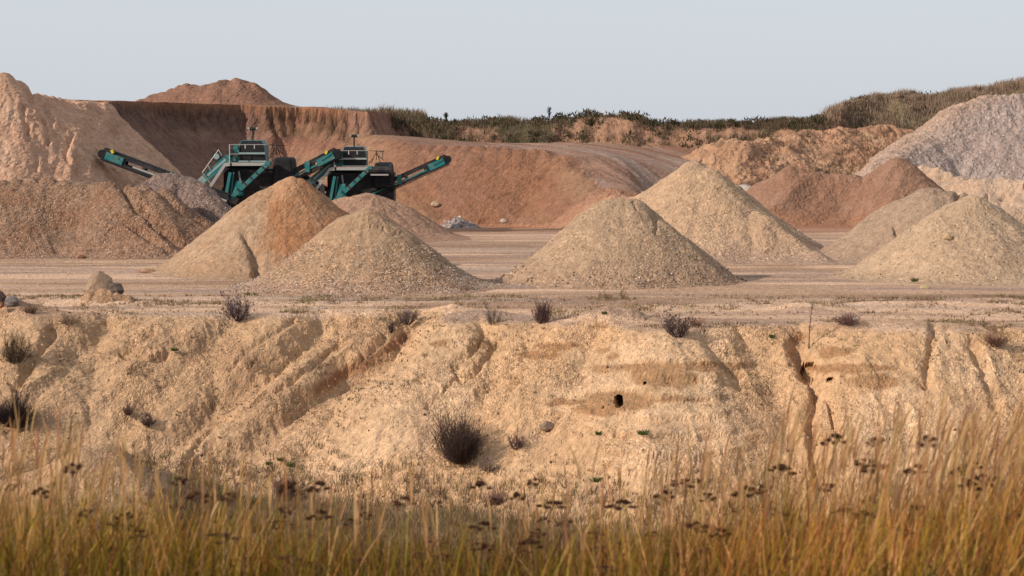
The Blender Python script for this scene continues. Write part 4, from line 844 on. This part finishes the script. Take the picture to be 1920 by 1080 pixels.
clump = np.clip(1.08 + .75 * vn(P[:, 0] * 1.7 + 3, P[:, 1] * 1.7, 8) + .3 * vn(P[:, 0] * 6, P[:, 1] * 5, 9), .4, 1.6)[:, None]; hue = (.5 + .5 * vn(P[:, 0] * 1.1, P[:, 1] * 1.3, 10))[:, None]
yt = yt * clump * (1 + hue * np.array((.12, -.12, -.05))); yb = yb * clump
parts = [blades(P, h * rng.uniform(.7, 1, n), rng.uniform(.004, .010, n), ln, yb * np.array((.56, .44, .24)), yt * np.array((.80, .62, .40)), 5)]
# low dense undergrowth
n = 18500; px = rng.uniform(-800, 2720, n); y = rng.uniform(6, 12.5, n); x = (px - 960) / F * y; P = np.stack([x, y, terrain(x, y) - .02], -1)
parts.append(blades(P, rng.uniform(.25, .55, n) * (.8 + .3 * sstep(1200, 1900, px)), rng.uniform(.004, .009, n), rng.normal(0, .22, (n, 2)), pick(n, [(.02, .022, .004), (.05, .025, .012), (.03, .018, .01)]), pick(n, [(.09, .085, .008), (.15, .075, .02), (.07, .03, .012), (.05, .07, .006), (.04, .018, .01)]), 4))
# stems with feathery plumes
n = 3600; px, P, h = fg(n, 7, 13, 1.0, 14); keep = rng.random(n) < np.interp(px, [0, 250, 500, 900, 1100, 1500, 1800], [.30, .22, .10, .08, .16, .5, 1]); px, P, h = px[keep], P[keep], h[keep]; n = len(px); rgt = sstep(1050, 1900, px)
ln = np.stack([rng.normal(.03, .07, n) + .14 * rgt, rng.normal(0, .05, n)], -1) * h[:, None]; st = pick(n, [(.36, .21, .08), (.26, .13, .055), (.42, .27, .11)])
st = st * np.array((1.1, 1.04, .86)); parts.append(blades(P, h, rng.uniform(.003, .0045, n), ln, st * .6, st, 6))
tips = P + np.stack([ln[:, 0] * .72, ln[:, 1] * .72, h * .80], -1)
for rep_ in range(2):
    pc = pick(n, [(.36, .20, .09), (.28, .13, .065), (.42, .27, .12)]); pc = pc * np.array((1.15, 1.12, 1.08)); parts.append(blades(tips, h * .0 + rng.uniform(.12, .24, n), rng.uniform(.004, .010, n), ln * .35 + rng.normal(0, .012, (n, 2)), pc, pc * 1.1, 5, plume=lambda t: np.sin(np.clip(t * .93 + .05, 0, 1) * 3.14) ** .7))
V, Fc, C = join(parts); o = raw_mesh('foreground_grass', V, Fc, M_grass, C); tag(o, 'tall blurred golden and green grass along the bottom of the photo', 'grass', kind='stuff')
# dried flat-headed flowers
FL = [(1640, 818, 1), (1650, 873, 1.3), (1715, 872, 1), (1560, 815, 1), (1455, 872, 1.1), (1285, 898, 1.5), (1165, 940, 1.2), (1030, 942, 1.3), (766, 934, .8), (893, 980, 1), (905, 1020, 1.1), (822, 1014, 1), (415, 1002, 1.3), (535, 976, 1.4), (450, 1048, 1), (540, 1042, .9), (1405, 914, 1.1), (1455, 958, 1),
      (1590, 953, 1), (1622, 957, .9), (1640, 930, .8), (1827, 865, .8), (1850, 888, .9), (1877, 893, .7), (1790, 875, .9), (1828, 956, 1), (1890, 962, .8), (1845, 1010, 1.1), (1725, 1008, 1), (1690, 1012, .7), (1480, 1044, .9), (1148, 1062, 1.1), (1235, 1060, 1), (1117, 1025, .9), (1060, 975, .8), (980, 1032, .8), (660, 975, .7),
      (690, 960, .7), (665, 1052, 1.2), (570, 1055, .8), (1312, 985, .8), (1352, 990, .7), (1745, 816, .9), (1610, 860, 1), (1330, 1030, .9), (905, 902, .8), (120, 870, .7), (30, 905, .7), (250, 985, .7), (1010, 1000, .8)]
FL += [(random.uniform(20, 1910), random.uniform(890, 1065), random.uniform(.45, .9)) for _ in range(60)]
M_dry = leafy('dried_flower', .05, .9)
def flower():
    root = bpy.data.objects.new('dried_flower', None); COL.objects.link(root)
    m = MB(); m.tube((0, 0, 0), (.02, 0, .5), .0026, 6); m.tube((.02, 0, .5), (.0, 0, .93), .0024, 6, .0018)
    for a in (0.4, 2.2, 4.0, 5.2): m.tube((0, 0, .93), (math.cos(a) * .025, math.sin(a) * .025, .99), .0014, 5)
    m.build('stem', paint('dry_stem', (.13, .075, .04), .8, amt=.2), root)
    n = 200; ca_ = rng.integers(0, 7, n); cx_ = np.array([0, .03, -.028, .012, -.015, .034, -.036])[ca_]; cy_ = np.array([0, .01, -.012, .03, -.03, -.02, .016])[ca_]; cz_ = np.array([.99, .972, .978, .958, .985, .945, .96])[ca_]
    P = np.stack([cx_ + rng.normal(0, .006, n), cy_ + rng.normal(0, .006, n), cz_ + rng.normal(0, .004, n)], -1)
    V, Fc, C = blades(P, rng.uniform(.008, .018, n), np.full(n, .014), rng.normal(0, .005, (n, 2)), pick(n, [(.05, .022, .015), (.08, .035, .02)]), pick(n, [(.07, .03, .02), (.11, .05, .03)]), 1)
    raw_mesh('flower_head', V, Fc, M_dry, C, root); return root
f0 = flower()
for i, (px, py, s) in enumerate(FL):
    y = rng.uniform(7.5, 10.5); x = (px - 960) / F * y; zt = H - (py - YH) / F * y; z = float(terrain(np.array([x]), np.array([y]))[0]); hh = max(zt - z, .15)
    if i == 0: r = f0; ch = []
    else:
        r = f0.copy(); COL.objects.link(r)
        for c in f0.children: d = c.copy(); COL.objects.link(d); d.parent = r
    r.location = (x, y, z); r.rotation_euler = (rng.normal(0, .03), rng.normal(0, .03), rng.uniform(0, 6.28)); k = s * 1.1; r.scale = (k, k, hh)
    tag(r, 'dried dark brown flat-headed flower standing among the foreground grass', 'dried flower', 'dried flowers in the foreground grass')
